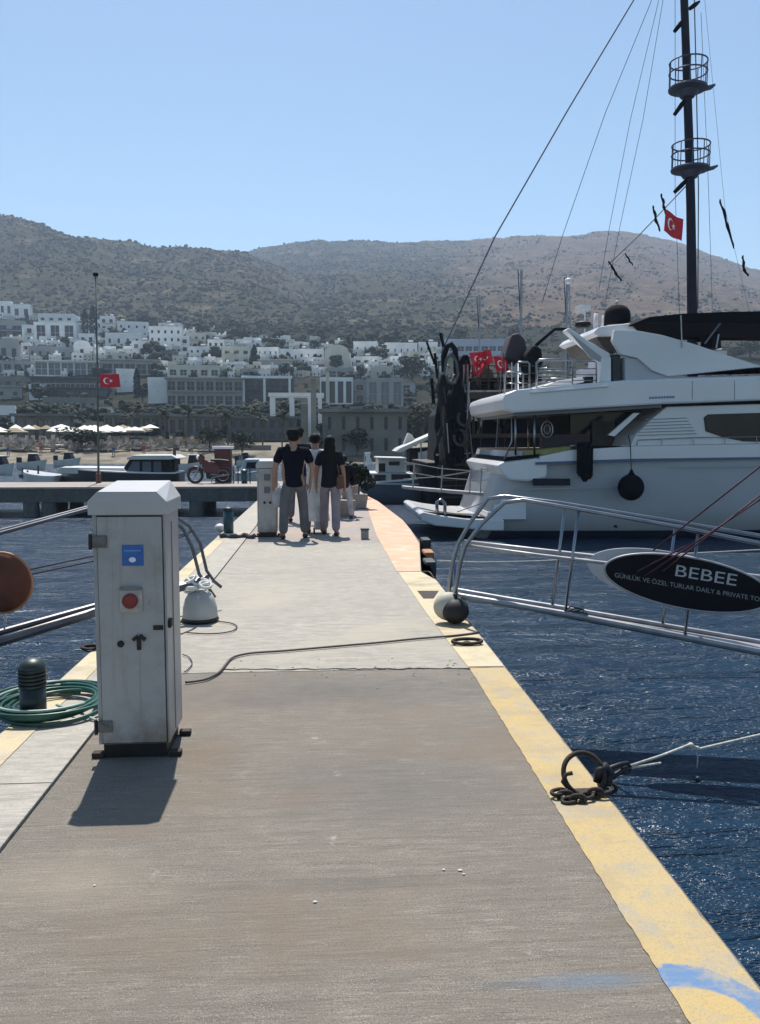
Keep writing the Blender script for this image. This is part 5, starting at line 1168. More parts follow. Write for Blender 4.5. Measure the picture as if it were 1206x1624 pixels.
HS = [  # label, px0, px1, top, base, cols, rows, options
 ('white two-window cube house at the top left corner of the town', 0, 19, 479, 503, 2, 1, {}),
 ('white house with chimney, second from the left along the top row', 21, 48, 484, 506, 2, 1, dict(chim=1)),
 ('grey house with purple awning below the top left cube house', -6, 38, 510, 541, 2, 1, dict(m=M_grey, awn=M_pw, wf=.6, hf=.6)),
 ('broad pale villa with three tall dark bays and a stepped white roof', 56, 120, 513, 542, 3, 1, dict(wf=.62, hf=.8, dep=9)),
 ('long low white attic storey set back above the broad pale villa', 62, 116, 499, 513, 4, 1, dict(hf=.3, dh=402)),
 ('narrow white wing on the left flank of the broad villa', 40, 55, 517, 546, 1, 2, dict(yaw=20)),
 ('tall narrow white gable house on the right flank of the broad villa', 120, 134, 512, 536, 1, 2, dict(roof='gable')),
 ('low white wall house right of the villa, beside the flagpole', 126, 150, 531, 546, 2, 1, {}),
 ('pale cottage with arched gable and round window at the far left', 0, 30, 545, 574, 2, 1, dict(m=M_grey, roof='arch')),
 ('white square tower house at the left end of the long terrace', 35, 48, 546, 568, 1, 2, {}),
 ('long grey terrace building with a white parapet band', 49, 117, 552, 569, 6, 1, dict(m=M_grey, hf=.35, wf=.3)),
 ('white arched gable house with one small dark window left of the flagpole', 118, 143, 547, 569, 1, 1, dict(roof='arch', wf=.22, hf=.4)),
 ('wide blue glass fronted hotel wing under a thin white roof', 60, 176, 574, 597, 6, 1, dict(pane=M_bluegl, wf=.9, hf=.85, roof='slab', name='hotel_wing', cat='building', dep=14)),
 ('dark lower balconies wing beneath the blue glass fronted wing', 54, 166, 600, 632, 8, 2, dict(m=M_dkg, wf=.82, hf=.66, name='hotel_wing', cat='building', roof='slab', dep=12)),
 ('grey building with three square dark windows at the left edge', -8, 50, 575, 596, 4, 1, dict(m=M_grey, wf=.66, hf=.75, dep=8)),
 ('grey lower storey block at the left edge below the square windows', -8, 52, 600, 616, 4, 1, dict(m=M_oliv, wf=.5, hf=.4)),
 ('white flat house with wide dark terrace right of the flagpole top row', 160, 182, 503, 526, 2, 2, {}),
 ('white stepped house with four small windows above the flag', 188, 235, 512, 536, 4, 2, dict(wf=.25, hf=.36, chim=1)),
 ('pale plain house stepping down in front of the four-window house', 168, 224, 530, 551, 4, 1, dict(wf=.28, hf=.35)),
 ('large white three-storey house with a raised middle, centre of the left slope', 238, 288, 520, 557, 5, 3, dict(wf=.34, hf=.42)),
 ('small white penthouse on top of the large three-storey house', 252, 286, 514, 522, 3, 1, dict(wf=.3, hf=.4, dh=345)),
 ('white cube house tucked left below the large three-storey house', 210, 237, 543, 566, 2, 2, {}),
 ('purple grey house with dark windows between white neighbours', 256, 274, 558, 578, 2, 2, dict(m=M_dkg)),
 ('white house with a corner terrace right of the large house', 287, 300, 535, 560, 1, 2, dict(wf=.5)),
 ('cream split-level house with small dark openings on the middle slope', 297, 327, 530, 552, 3, 2, dict(m=M_cream, wf=.4, hf=.4)),
 ('white two-storey house below the cream split-level house', 300, 338, 552, 572, 4, 2, dict(wf=.36, hf=.42)),
 ('white house with chimney on the middle slope, left of the cypress', 330, 356, 541, 563, 3, 2, dict(chim=1)),
 ('cream house with two wide dark windows beside the cypress', 354, 397, 552, 578, 3, 2, dict(m=M_cream, wf=.5, hf=.4)),
 ('white tower house behind the cream house beside the cypress', 357, 372, 541, 553, 1, 1, {}),
 ('white house with three slit windows right of the cypress', 408, 442, 553, 569, 4, 1, dict(wf=.24, hf=.5)),
 ('pale broad house with small square windows right of the cypress', 446, 474, 556, 577, 3, 1, dict(wf=.3, hf=.34)),
 ('white long house with two dark windows above the frame pavilion', 474, 514, 556, 573, 4, 1, dict(wf=.3, hf=.36)),
 ('cream house with one wide arched opening in the town centre', 515, 553, 558, 586, 1, 1, dict(m=M_cream, wf=.45, hf=.6, roof='arch')),
 ('bright white flat house on the right end of the town skyline', 561, 598, 544, 562, 3, 1, dict(wf=.2, hf=.3)),
 ('small white house with two dark square windows under the skyline house', 562, 601, 568, 582, 3, 1, dict(wf=.55, hf=.55)),
 ('pale long house half hidden by trees at the right of the town', 612, 662, 546, 566, 5, 1, dict(wf=.2, hf=.3)),
 ('pale stone terrace house with high parapet above the dark bays', 588, 633, 584, 601, 2, 1, dict(m=M_cream, wf=.12, hf=.3)),
 ('white slope-roofed house at the right end of the dark bays', 634, 656, 606, 626, 1, 1, dict(roof='gable', m=M_grey)),
 ('long grey flat hall with a dark glazed band right of the flag', 164, 250, 572, 598, 5, 1, dict(m=M_grey, wf=.86, hf=.6, roof='slab', dep=10, cat='building', name='hotel_wing')),
 ('plain white stair block just right of the flag', 186, 214, 588, 622, 1, 1, dict(wf=.05, hf=.05, dep=6)),
 ('hotel upper storey with dark arched openings in the town centre', 268, 348, 582, 600, 5, 1, dict(m=M_cream, wf=.62, hf=.5, cat='building', name='hotel_wing')),
 ('blank pale end wall of the main balcony hotel', 236, 266, 602, 640, 1, 1, dict(wf=.04, hf=.04, dep=10, cat='building', name='hotel_wing')),
 ('main balcony hotel with two rows of dark bays', 267, 385, 601, 646, 8, 2, dict(m=M_grey, wf=.78, hf=.62, roof='slab', dep=12, cat='building', name='hotel')),
 ('dark glazed hotel behind the left white frame pavilion', 386, 466, 600, 640, 4, 2, dict(m=M_dkg, wf=.7, hf=.7, dep=8, cat='building', name='hotel')),
 ('pale roofed hall above the left white frame pavilion', 412, 470, 572, 588, 1, 1, dict(m=M_grey, wf=.05, hf=.05, roof='slab')),
 ('white low terrace wall building with a dark strip above the pavilion', 385, 445, 588, 598, 5, 1, dict(m=M_grey, wf=.7, hf=.4)),
 ('apartment row with four tall dark bays between white fins', 508, 560, 602, 642, 4, 1, dict(wf=.68, hf=.86, dep=9, cat='building', name='apartment_row')),
 ('long dark windowed storey above the apartment row', 520, 562, 586, 601, 3, 1, dict(m=M_grey, wf=.8, hf=.6)),
 ('apartment row with three dark blue glazed bays at the right', 582, 640, 603, 646, 3, 1, dict(m=M_grey, pane=M_bluegl, wf=.62, hf=.86, dep=9, cat='building', name='apartment_row')),
 ('small pinkish house squeezed between the two apartment rows', 560, 582, 606, 640, 1, 2, dict(m=M_grey)),
 ('big brown stone building with narrow dark openings behind the walkers', 512, 646, 654, 722, 6, 2, dict(m=mat('olive_stone', (.24, .225, .19), .9, var=.45, vscale=.25, bump=.08, bscale=2), wf=.24, hf=.6, dep=12, cat='building', name='stone_building', roof='slab')),
 ('olive terrace building with eight dark arches above the beach, left half', 168, 268, 659, 688, 7, 1, dict(m=M_oliv, wf=.68, hf=.7, cat='building', name='beach_building', roof='slab', dep=8)),
 ('olive terrace building with dark arches above the beach, right half', 269, 362, 661, 692, 7, 1, dict(m=M_oliv, wf=.62, hf=.7, cat='building', name='beach_building', roof='slab', dep=8)),
 ('shadowed terrace building between palms behind the red cabinet', 364, 470, 664, 700, 7, 2, dict(m=M_dkg, wf=.5, hf=.6, cat='building', name='beach_building', roof='slab', dep=8)),
 ('white bungalow with one dark window at the far left above the beach', -6, 24, 648, 680, 1, 1, dict(wf=.6, hf=.35)),
 ('pale flat roofed house at the far left over the bungalow', -6, 34, 614, 634, 2, 1, dict(m=M_grey, wf=.3, hf=.3, roof='slab')),
 ('small white cottage with arched opening behind the tree left of the flagpole', 48, 74, 613, 635, 1, 1, dict(wf=.5, hf=.7, roof='parapet')),
 ('white gable cottage right of the flagpole above the terraces', 158, 178, 645, 662, 2, 1, dict(roof='gable')),
 ('dark blue shaded pavilion row at the left above the beach umbrellas', 28, 110, 660, 700, 6, 1, dict(m=M_dkg, pane=M_bluegl, wf=.7, hf=.7, roof='slab')),
 ('pale garden wall house with dark gaps left of the flagpole', 72, 152, 634, 652, 6, 1, dict(m=M_oliv, wf=.4, hf=.5)),
 ('big pale blue-banded building rising behind the red flags', 700, 800, 540, 566, 8, 1, dict(m=mat('blue_white_wall', (.42, .45, .54), .7, var=.15, vscale=.2), wf=.8, hf=.28, cat='building', name='long_building')),
 ('white house among trees left of the black tour boat', 664, 694, 545, 562, 3, 1, dict(wf=.25, hf=.35)),
 ('tiny white roofed house alone on the brown hill above the yacht', 918, 942, 473, 484, 2, 1, dict(dh=800, wf=.4)),
 ('pale ruined walls on the brown hillside below the ridge', 756, 780, 505, 516, 3, 1, dict(m=M_cream, wf=.3, dh=640)),
 ('small pale house on the hillside between the ship masts', 846, 868, 500, 512, 2, 1, dict(m=M_cream, dh=620)),
 ('pale house behind the yacht wing on the lower right slope', 1100, 1150, 560, 580, 3, 1, dict(m=M_cream)),
]
for s_ in HS:
    kw = dict(s_[7]); kw.setdefault('yaw', BR.uniform(-9, 9) if 'cat' not in kw else 0)
    block(*s_[:7], **kw)
# crowd of small white cube houses in the gaps of the slope (nothing tells them apart)
HB = [(a[1], a[2], a[3], a[4]) for a in HS]; n_ = 0; cr = random.Random(31)
LMK = [('top left cube house', 9, 491), ('second top-left house', 34, 495), ('purple awning house', 16, 526), ('broad pale villa', 88, 527), ('villa gable wing', 127, 524), ('far left arched cottage', 14, 560), ('square tower house', 42, 557), ('parapet terrace building', 83, 560),
 ('arched gable house', 130, 558), ('blue glass hotel wing', 118, 585), ('square-windowed grey building', 21, 586), ('four-window stepped house', 211, 524), ('plain stepped pale house', 196, 541), ('big three-storey house', 263, 538), ('purple grey house', 265, 568),
 ('cream split-level house', 312, 541), ('two-storey house below it', 319, 562), ('chimney house by the cypress', 343, 552), ('cream cypress-side house', 376, 565), ('lone dark cypress', 404, 567), ('slit-windowed house', 425, 561), ('square-windowed pale house', 460, 566),
 ('two-window long house', 494, 564), ('cream arched-opening house', 534, 572), ('skyline cypress', 553, 549), ('bright skyline house', 580, 553), ('dark two-window house', 581, 575), ('tree-hidden long house', 637, 556), ('long grey glazed hall', 207, 585), ('arched hotel storey', 308, 591), ('pale roofed hall', 441, 580), ('dark-windowed upper storey', 541, 594), ('high-parapet terrace house', 610, 592), ('house by the black boat', 679, 553)]
USED = set()
def near_label(px, py, colour, nw):
    c_ = []
    for nm, lx, ly in LMK:
        dx, dy = px - lx, py - ly; d_ = math.hypot(dx, dy * 1.5)
        h_ = 'right' if dx > 5 else 'left' if dx < -5 else ''; v_ = 'below' if dy > 4 else 'above' if dy < -4 else ''
        rel = (v_ + ' ' + h_).strip() or 'in front'
        for far in ('close', 'farther'):
            if (far == 'close') == (d_ < 24): c_.append((d_, '%s %s cube house, %s %s of the %s' % ('tiny' if nw < 3 else 'small', colour, far, rel, nm)))
    for d_, l_ in sorted(c_):
        if d_ < 75 and l_ not in USED: USED.add(l_); return l_
    return None
for _ in range(9000):
    if n_ >= 170: break
    px = cr.uniform(-5, 700); lim = 498 + max(0, px - 60) * .09 if px < 560 else 548
    py = cr.uniform(lim + 10, 600); w_ = cr.uniform(9, 20); h_ = cr.uniform(7, 13)
    if any(px + w_ / 2 > a + 4 and px - w_ / 2 < b - 4 and py > c_ + 3 and py - h_ < d - 7 for a, b, c_, d in HB): continue
    HB.append((px - w_ / 2, px + w_ / 2, py - h_, py)); n_ += 1
    nc = cr.choice((2, 2, 3)); wm_ = cr.choice((M_white, M_white, M_white, M_cream)); lab = near_label(px, py - h_ / 2, 'white' if wm_ is M_white else 'cream', nc)
    if lab is None: n_ -= 1; HB.pop(); continue
    block(lab, px - w_ / 2, px + w_ / 2, py - h_, py, nc, cr.choice((1, 1, 2)) if h_ > 9 else 1, wf=cr.uniform(.25, .5), hf=cr.uniform(.35, .55), yaw=cr.uniform(-30, 30), group='small white hillside houses', m=wm_, chim=cr.choice((0, 0, 1)))
# white frame pavilions
def frame_pav(label, px, tops, base, beams, th=.55):
    q = ground_at((px[0] + px[-1]) / 2, base); _, d_ = udh(q.x, q.y); d_ -= 3
    t = thing('frame_pavilion', label, 'pavilion', P2((px[0] + px[-1]) / 2, base, d_))
    for x in px:
        a = P2(x, base + 6, d_); b = P2(x, tops, d_)
        MB().box(a.x - th / 2, a.x + th / 2, a.y, a.y + th, a.z - 1, b.z).build('column', M_white, t)
        MB().box(a.x - th / 2, a.x + th / 2, a.y + 4, a.y + 4 + th, a.z - 1, b.z).build('column', M_white, t)
    a, b = P2(px[0], tops, d_), P2(px[-1], tops, d_)
    for dy in (0, 4): MB().box(a.x - th, b.x + th, (a.y + b.y) / 2 + dy - .05, (a.y + b.y) / 2 + dy + th + .05, a.z + .003, a.z + .6).build('beam', M_white, t)
    for k_ in range(7):
        x = a.x + (b.x - a.x) * k_ / 6; MB().box(x - .12, x + .12, (a.y + b.y) / 2 + .6, (a.y + b.y) / 2 + 4, a.z + .1, a.z + .5).build('rafter', M_white, t)
frame_pav('tall white frame pavilion with slim columns, the upper one left of centre', (387, 420, 460), 600, 640, 1)
frame_pav('tall white frame pavilion with square bays, lower one behind the capped man', (432, 463, 492, 508), 629, 690, 1, .6)
# pale tall pillars behind the walkers
for x, t_, b_, lbb in ((498, 600, 690, 'tall pale pillar rising right of the square-bayed pavilion'), (483, 640, 705, 'slim pale pillar behind the woman with dark hair'), (520, 590, 636, 'white fin wall at the left end of the apartment row')):
    q = ground_at(x, b_); _, d_ = udh(q.x, q.y); d_ -= 6; z1 = P2(x, t_, d_).z; q = P2(x, b_, d_)
    tag(MB().box(q.x - .42, q.x + .42, q.y, q.y + .8, q.z - 2, z1).build('pillar', M_oliv if x < 510 else M_cream, bevel=.03), lbb, 'pillar')

# ---------------------------------------------------------------- trees
def leaf_mesh(name, n, fn, m, size):
    V, F = [], []; q = random.Random(len(name) * 7 + n)
    for i in range(n):
        p = Vector(fn(q)); a = Vector((q.gauss(0, 1), q.gauss(0, 1), q.gauss(0, 1))).normalized(); b = a.orthogonal().normalized(); c_ = a.cross(b); s1 = size * q.uniform(.6, 1.4)
        k_ = len(V); V += [tuple(p + b * s1), tuple(p + c_ * s1 * .7), tuple(p - b * s1), tuple(p - c_ * s1 * .7)]; F.append((k_, k_ + 1, k_ + 2, k_ + 3))
    me = bpy.data.meshes.new(name); me.from_pydata(V, [], F); me.materials.append(m); return me
def in_ball(lobes):
    def f(q):
        c_, r_ = q.choice(lobes); d_ = Vector((q.gauss(0, 1), q.gauss(0, 1), q.gauss(0, 1))).normalized() * (q.uniform(.35, 1) ** .5)
        return (c_[0] + d_.x * r_, c_[1] + d_.y * r_, c_[2] + d_.z * r_ * .8)
    return f
def limbs(h, n, r_, q):
    m = MB().tube([(0, 0, -.5), (.03, 0, h * .3), (-.02, .03, h * .55)], [r_, r_ * .8, r_ * .5], 8)
    for i in range(n):
        a = q.uniform(0, 6.3); m.tube([(0, 0, h * q.uniform(.3, .5)), (math.cos(a) * h * .15, math.sin(a) * h * .15, h * .6), (math.cos(a) * h * .28, math.sin(a) * h * .28, h * .75)], [r_ * .4, r_ * .25, r_ * .1], 5)
    return m
# unit-height prototypes (1 m tall, scaled when placed)
q_ = random.Random(5)
cyp = leaf_mesh('crown', 900, lambda q: (lambda t_, a: ((.13 * math.sin(math.pi * min(1, t_ * .95 + .05)) ** .6 * q.uniform(.5, 1.05)) * math.cos(a), (.13 * math.sin(math.pi * min(1, t_ * .95 + .05)) ** .6 * q.uniform(.5, 1.05)) * math.sin(a), .06 + t_ * .95))(q.uniform(0, 1), q.uniform(0, 6.3)), M_leafd, .028)
rnd_ = [leaf_mesh('crown', 1100, in_ball([((q_.uniform(-.25, .25), q_.uniform(-.2, .2), q_.uniform(.45, .85)), q_.uniform(.14, .26)) for _ in range(9)]), M_leafm if k_ != 1 else M_leafd, .035) for k_ in range(3)]
def palm_mesh():
    m = MB(); q = random.Random(2)
    for i in range(22):
        a = q.uniform(0, 6.3); el = q.uniform(-.3, 1.1); L = q.uniform(.24, .34); p = Vector((0, 0, .8)); d_ = Vector((math.cos(a) * math.cos(el), math.sin(a) * math.cos(el), math.sin(el))); sd_ = Vector((-math.sin(a), math.cos(a), 0)) 
        prev = p
        for k_ in range(5):
            nx = prev + d_ * (L / 5); d_ = (d_ + Vector((0, 0, -.28))).normalized(); w0 = .035 * math.sin(math.pi * (k_ + .3) / 5.4); w1 = .035 * math.sin(math.pi * (k_ + 1.3) / 5.4)
            m.quad(prev, prev + sd_ * w0 - Vector((0, 0, w0 * .6)), nx + sd_ * w1 - Vector((0, 0, w1 * .6)), nx); m.quad(prev, nx, nx - sd_ * w1 - Vector((0, 0, w1 * .6)), prev - sd_ * w0 - Vector((0, 0, w0 * .6))); prev = nx
    me = bpy.data.meshes.new('fronds'); me.from_pydata(m.v, [], m.f); me.materials.append(M_leafm); return me
palm = palm_mesh()
def mesh_of(mb, name, m): me = bpy.data.meshes.new(name); me.from_pydata(mb.v, [], mb.f); me.materials.append(m); return me
tr_c = mesh_of(MB().tube([(0, 0, -.1), (0, 0, .5)], .018, 6), 'trunk', M_bark); tr_r = [mesh_of(limbs(1, 6, .035, random.Random(k_)), 'trunk', M_bark) for k_ in range(3)]
tr_p = mesh_of(MB().tube([(0, 0, -.1), (.012, 0, .3), (.0, .01, .6), (.0, 0, .82)], [.028, .022, .02, .024], 8), 'trunk', M_bark)
def tree(kind, label, px, top, base, wide=1.0, dh=None, grp=None):
    q = ground_at(px, base) if dh is None else P2(px, base, dh); _, d_ = udh(q.x, q.y); h = P2(px, top, d_).z - q.z
    t = thing({'c': 'cypress_tree', 'r': 'broadleaf_tree', 'p': 'palm_tree'}[kind], label, 'tree', q, grp); t.scale = (h * wide, h * wide, h); t.rotation_euler.z = BR.uniform(0, 6.3); k_ = BR.randrange(3)
    cm, tm, cn = {'c': (cyp, tr_c, 'crown'), 'r': (rnd_[k_], tr_r[k_], 'crown'), 'p': (palm, tr_p, 'fronds')}[kind]
    for nm, me in ((cn, cm), ('trunk', tm)):
        o = bpy.data.objects.new(nm, me); COL.objects.link(o); o.parent = t
TS = [('r', 'dark tree against the left front of the olive stone building', 522, 668, 716, 1.3), ('r', 'dark tree against the middle of the stone building front', 566, 680, 722, 1.4), ('r', 'tree at the right front corner of the stone building', 628, 664, 716, 1.4), ('c', 'slim cypress before the stone building, left of its middle', 545, 660, 714, .9), ('c', 'slim cypress before the stone building, right of its middle', 600, 656, 714, .9), ('r', 'round tree on the roof terrace behind the stone building', 590, 636, 660, 1.3),
 ('c', 'dark cypress standing alone left of centre among white houses', 404, 547, 588, 1.0), ('c', 'dark cypress on the town skyline, right of centre', 553, 532, 566, .95), ('c', 'paired tall cypress right of the broad pale villa, left one', 136, 490, 540, .9), ('c', 'paired tall cypress next to the flagpole on the upper slope', 149, 486, 545, .9),
 ('c', 'dark cypress at the far left of the broad villa', 44, 494, 522, .9), ('c', 'small cypress above the frame pavilions', 478, 545, 572, 1), ('c', 'dark cypress behind the flag on the pole', 218, 585, 628, 1.0),
 ('r', 'dark round tree left above the white frame pavilion', 452, 574, 602, 1.3), ('r', 'dark tree in front of the cream arched house', 532, 563, 590, 1.0), ('r', 'green tree right of the small two-window house', 573, 578, 606, .9), ('r', 'broad green trees left of the black tour boat, upper one', 655, 562, 612, 1.3),
 ('r', 'bright green bushy tree beside the black tour boat', 672, 640, 700, 1.5), ('r', 'dark tree behind the far end of the pier left of the black boat', 636, 575, 606, 1.2), ('r', 'green tree beyond the slanted awning boat', 700, 600, 650, 1.2),
 ('r', 'large dark tree left of the flagpole just above the umbrellas', 128, 672, 716, 2.0), ('r', 'dark tree above the far left beach umbrellas', 92, 652, 690, 1.2), ('r', 'round tree above the pale garden wall', 64, 606, 640, 1.3), ('r', 'dark green tree behind the three dock umbrellas', 200, 634, 662, 1.2),
 ('r', 'dark tree just left of the red cabinet roofline', 333, 676, 716, 1.3), ('r', 'dark tree right of the red cabinet at the beach end', 385, 684, 722, 1.5), ('r', 'low dark tree below the stone building, left corner', 505, 690, 722, 1.3), ('r', 'small tree by the blank hotel end wall', 226, 606, 640, .9),
 ('r', 'round tree between the broad villa and the arched gable house', 100, 530, 552, 1.2), ('r', 'tree behind the large three-storey house', 228, 496, 525, 1.4), ('r', 'tree above the cream split-level house', 320, 512, 536, 1.3), ('r', 'tree behind the white tower house', 380, 520, 546, 1.4), ('r', 'tree on the slope above the slit-window house', 430, 530, 555, 1.4), ('r', 'tree on the skyline of the town right of the cypress', 500, 538, 560, 1.3), ('r', 'dark tree at the right end of the town skyline', 606, 546, 572, 1.2), ('r', 'bushy tree between cream houses and the hotel roof', 346, 572, 592, 1.3), ('r', 'tree hiding the corner of the purple grey house', 246, 560, 580, 1.1), ('r', 'dark tree by the left white bungalow', 34, 640, 668, 1.2), ('r', 'tree on the slope above the long blue-banded building', 730, 520, 545, 1.3), ('r', 'tree on the slope behind the plum canvas heap', 815, 515, 545, 1.3), ('r', 'green tree on the right slope behind the bimini', 1190, 540, 570, 2.0), ('r', 'olive tree under the bimini gap right', 1165, 548, 575, 1.5),
 ('p', 'palm with a high crown on the beach terrace, far left of the row', 60, 652, 700, 1), ('p', 'palm left of the flagpole above the dark tree', 110, 640, 690, 1), ('p', 'palm right of the white gable cottage', 218, 636, 692, 1), ('p', 'palm in front of the beach arches, left half', 204, 650, 700, 1), ('p', 'tall palm before the blank end wall', 262, 648, 702, 1), ('p', 'palm near the middle of the beach arches', 300, 646, 700, 1), ('p', 'tall palm before the main balcony hotel', 343, 636, 702, 1), ('p', 'palm right of the tall hotel palm', 362, 650, 706, 1), ('p', 'palm between the hotel and the left pavilion', 398, 634, 702, 1), ('p', 'palm behind the far pedestal', 417, 655, 706, 1), ('p', 'palm between the pavilion columns', 448, 650, 708, .9), ('p', 'palm right of the square-bayed pavilion', 545, 640, 690, .8)]
for s_ in TS: tree(*s_[:5], s_[5])
# pines and olives that cannot be told apart fill the slopes between the houses
scatter('slope_trees', 420, -100, 700, 230, 440, 1.3, 2.6, M_leafd, lambda u_, d_: True, 'dark small trees filling the gaps between the houses', 1.0, 26)
scatter('shore_trees', 260, -100, 1300, 128, 185, 1.0, 1.9, M_leafd, lambda u_, d_: True, 'dark hedge and garden trees above the beach', 1.0, 26)

# ---------------------------------------------------------------- beach
M_umb = mat('umbrella_cloth', (.74, .72, .66), .8, var=.1, vscale=2); M_straw = mat('straw', (.32, .25, .15), .9, var=.3, vscale=5)
ump = mesh_of(MB().lathe((0, 0, 0), [(1.35, 2.05), (1.33, 2.12), (.7, 2.48), (.06, 2.78)], 10), 'canopy', M_umb); upo = mesh_of(MB().tube([(0, 0, -.3), (0, 0, 2.5)], .05, 6), 'pole', M_bark)
ux = [(2, 712, 'at the left picture edge'), (27, 711, 'second from the left edge'), (54, 713, 'third from the left edge'), (80, 714, 'between the third and the widest one'), (94, 710, 'broad one left of the dark tree foot'), (128, 710, 'brightest and nearest left of the flagpole'), (150, 714, 'touching the flagpole from the left'), (172, 714, 'first right of the flagpole'), (188, 713, 'second right of the flagpole'), (216, 716, 'above the launch windshield'), (238, 715, 'over the middle of the launch roof'), (258, 715, 'over the right end of the launch roof')]
for i, (px, py, l_) in enumerate(ux):
    s_ = 1.0 if px < 200 else .62; d_ = 104 + BR.uniform(-4, 6) + (0 if px < 200 else 8); q = P2(px, 730, d_); q.z = ground_z(q.x, q.y)
    t = thing('beach_umbrella', 'white beach umbrella ' + l_, 'umbrella', q, 'white umbrellas along the beach'); zt = P2(px, py - 5, d_).z - q.z; sv_ = BR.uniform(.8, 1.25); t.scale = (s_ * 1.15 * sv_, s_ * 1.15 * sv_, zt / 2.78); t.rotation_euler = (BR.uniform(-.08, .08), BR.uniform(-.08, .08), BR.uniform(0, 6))
    for nm, me in (('canopy', ump), ('pole', upo)): o = bpy.data.objects.new(nm, me); COL.objects.link(o); o.parent = t
# hidden rows and loungers: many small things, kept as stuff
m = MB(); q3 = random.Random(9)
for i in range(190):
    px = q3.uniform(-60, 350); d_ = q3.uniform(96, 112); q = P2(px, 730, d_); z = ground_z(q.x, q.y); a = q3.uniform(-.3, .3)
    m.obox((q.x, q.y, z + .3), (math.cos(a) * .95, math.sin(a) * .95, 0), (-math.sin(a) * .3, math.cos(a) * .3, 0), (0, 0, .06)); m.obox((q.x + .8, q.y, z + .52), (.3, 0, .22), (0, .3, 0), (0, 0, .04))
    if q3.random() < .5: m.box(q.x - .2, q.x + .2, q.y + .6, q.y + .9, z, z + q3.uniform(.9, 1.6))
m = m.build('beach_loungers', mat('lounger_mix', (.55, .50, .44), .8, col2=(.10, .07, .05), vscale=.9)); m['kind'] = 'stuff'; m['label'] = 'rows of sun loungers and bathers under the umbrellas'; m['category'] = 'loungers'
m = MB()
for i in range(46):
    px = q3.uniform(-60, 262); d_ = q3.uniform(106, 118); q = P2(px, 730, d_); z = ground_z(q.x, q.y); r_ = q3.uniform(.9, 1.7); zz = q3.uniform(1.7, 2.3); m.lathe((q.x, q.y, z), [(r_, zz), (.05, zz + .5)], 8)
m = m.build('umbrella_rows', M_umb); m['kind'] = 'stuff'; m['label'] = 'back rows of pale umbrellas too crowded to tell apart'; m['category'] = 'umbrellas'
m = MB()
for i in range(18):
    px = q3.uniform(-60, 250); d_ = q3.uniform(114, 123); q = P2(px, 730, d_); z = ground_z(q.x, q.y); r_ = q3.uniform(.9, 1.5); zz = q3.uniform(1.6, 2.2); m.lathe((q.x, q.y, z), [(r_, zz), (.05, zz + .55)], 8)
m = m.build('straw_umbrella_rows', M_straw); m['kind'] = 'stuff'; m['label'] = 'brown straw parasols mixed among the pale ones'; m['category'] = 'umbrellas'
# beach bar canopies
for x0, x1, y, lbb in ((278, 344, 712, 'long white flat canopy of the beach bar left of the red cabinet'), (238, 282, 722, 'short pale canopy by the mast of the dark launch')):
    d_ = 101; a, b = P2(x0, y, d_), P2(x1, y, d_); t = thing('beach_canopy', lbb, 'canopy', ((a.x + b.x) / 2, a.y, ground_z(a.x, a.y)))
    MB().prism([(a.x, a.y, a.z), (b.x, b.y, a.z), (b.x, b.y, a.z + .3), (a.x, a.y, a.z + .3)], (.3, 3, .1)).build('roof', M_umb, t)
    for k_ in range(5):
        x = a.x + (b.x - a.x) * (k_ + .1) / 4.3; MB().box(x - .06, x + .06, a.y + .1, a.y + .22, ground_z(x, a.y) - .3, a.z - .005).build('post', M_bark, t)
    MB().box(a.x + .4, b.x - .3, a.y + 1, a.y + 1.6, ground_z(a.x, a.y + 1) - .2, ground_z(a.x, a.y + 1) + 1.1).build('counter', M_straw, t)
for x0, x1, y0_, y1_, d_, lbb in ((-40, 520, 704, 712, 126, 'long low garden wall along the back of the beach'), (515, 700, 716, 730, 100, 'low stone quay wall right of the beach')):
    a, b = P2(x0, y1_, d_), P2(x1, y1_, d_); zt = P2(x0, y0_, d_).z
    tag(MB().prism([(a.x, a.y, a.z - 1.5), (b.x, b.y, a.z - 1.5), (b.x, b.y, zt), (a.x, a.y, zt)], (0, .5, 0)).build('garden_wall', M_stone), lbb, 'wall')
# terraces on the slope
for i, (x0, x1, y0_, y1_, lbb) in enumerate(((120, 360, 648, 654, 'pale terrace wall just above the beach arches'), (40, 166, 654, 659, 'thin terrace wall left of the flagpole'), (360, 520, 650, 655, 'terrace wall below the two frame pavilions'), (-20, 60, 570, 574, 'terrace wall above the square-windowed grey building'), (510, 660, 645, 650, 'terrace edge above the brown stone building'), (366, 430, 706, 712, 'low pale wall with dark plants behind the far pedestal'))):
    q = ground_at((x0 + x1) / 2, y1_); _, d_ = udh(q.x, q.y); d_ -= 1; a, b = P2(x0, y1_, d_), P2(x1, y1_, d_); zt = P2(x0, y0_, d_).z
    tag(MB().prism([(a.x, a.y, a.z - 2), (b.x, b.y, b.z - 2), (b.x, b.y, zt), (a.x, a.y, zt)], (0, .4, 0)).build('terrace_wall', M_oliv), lbb, 'wall')

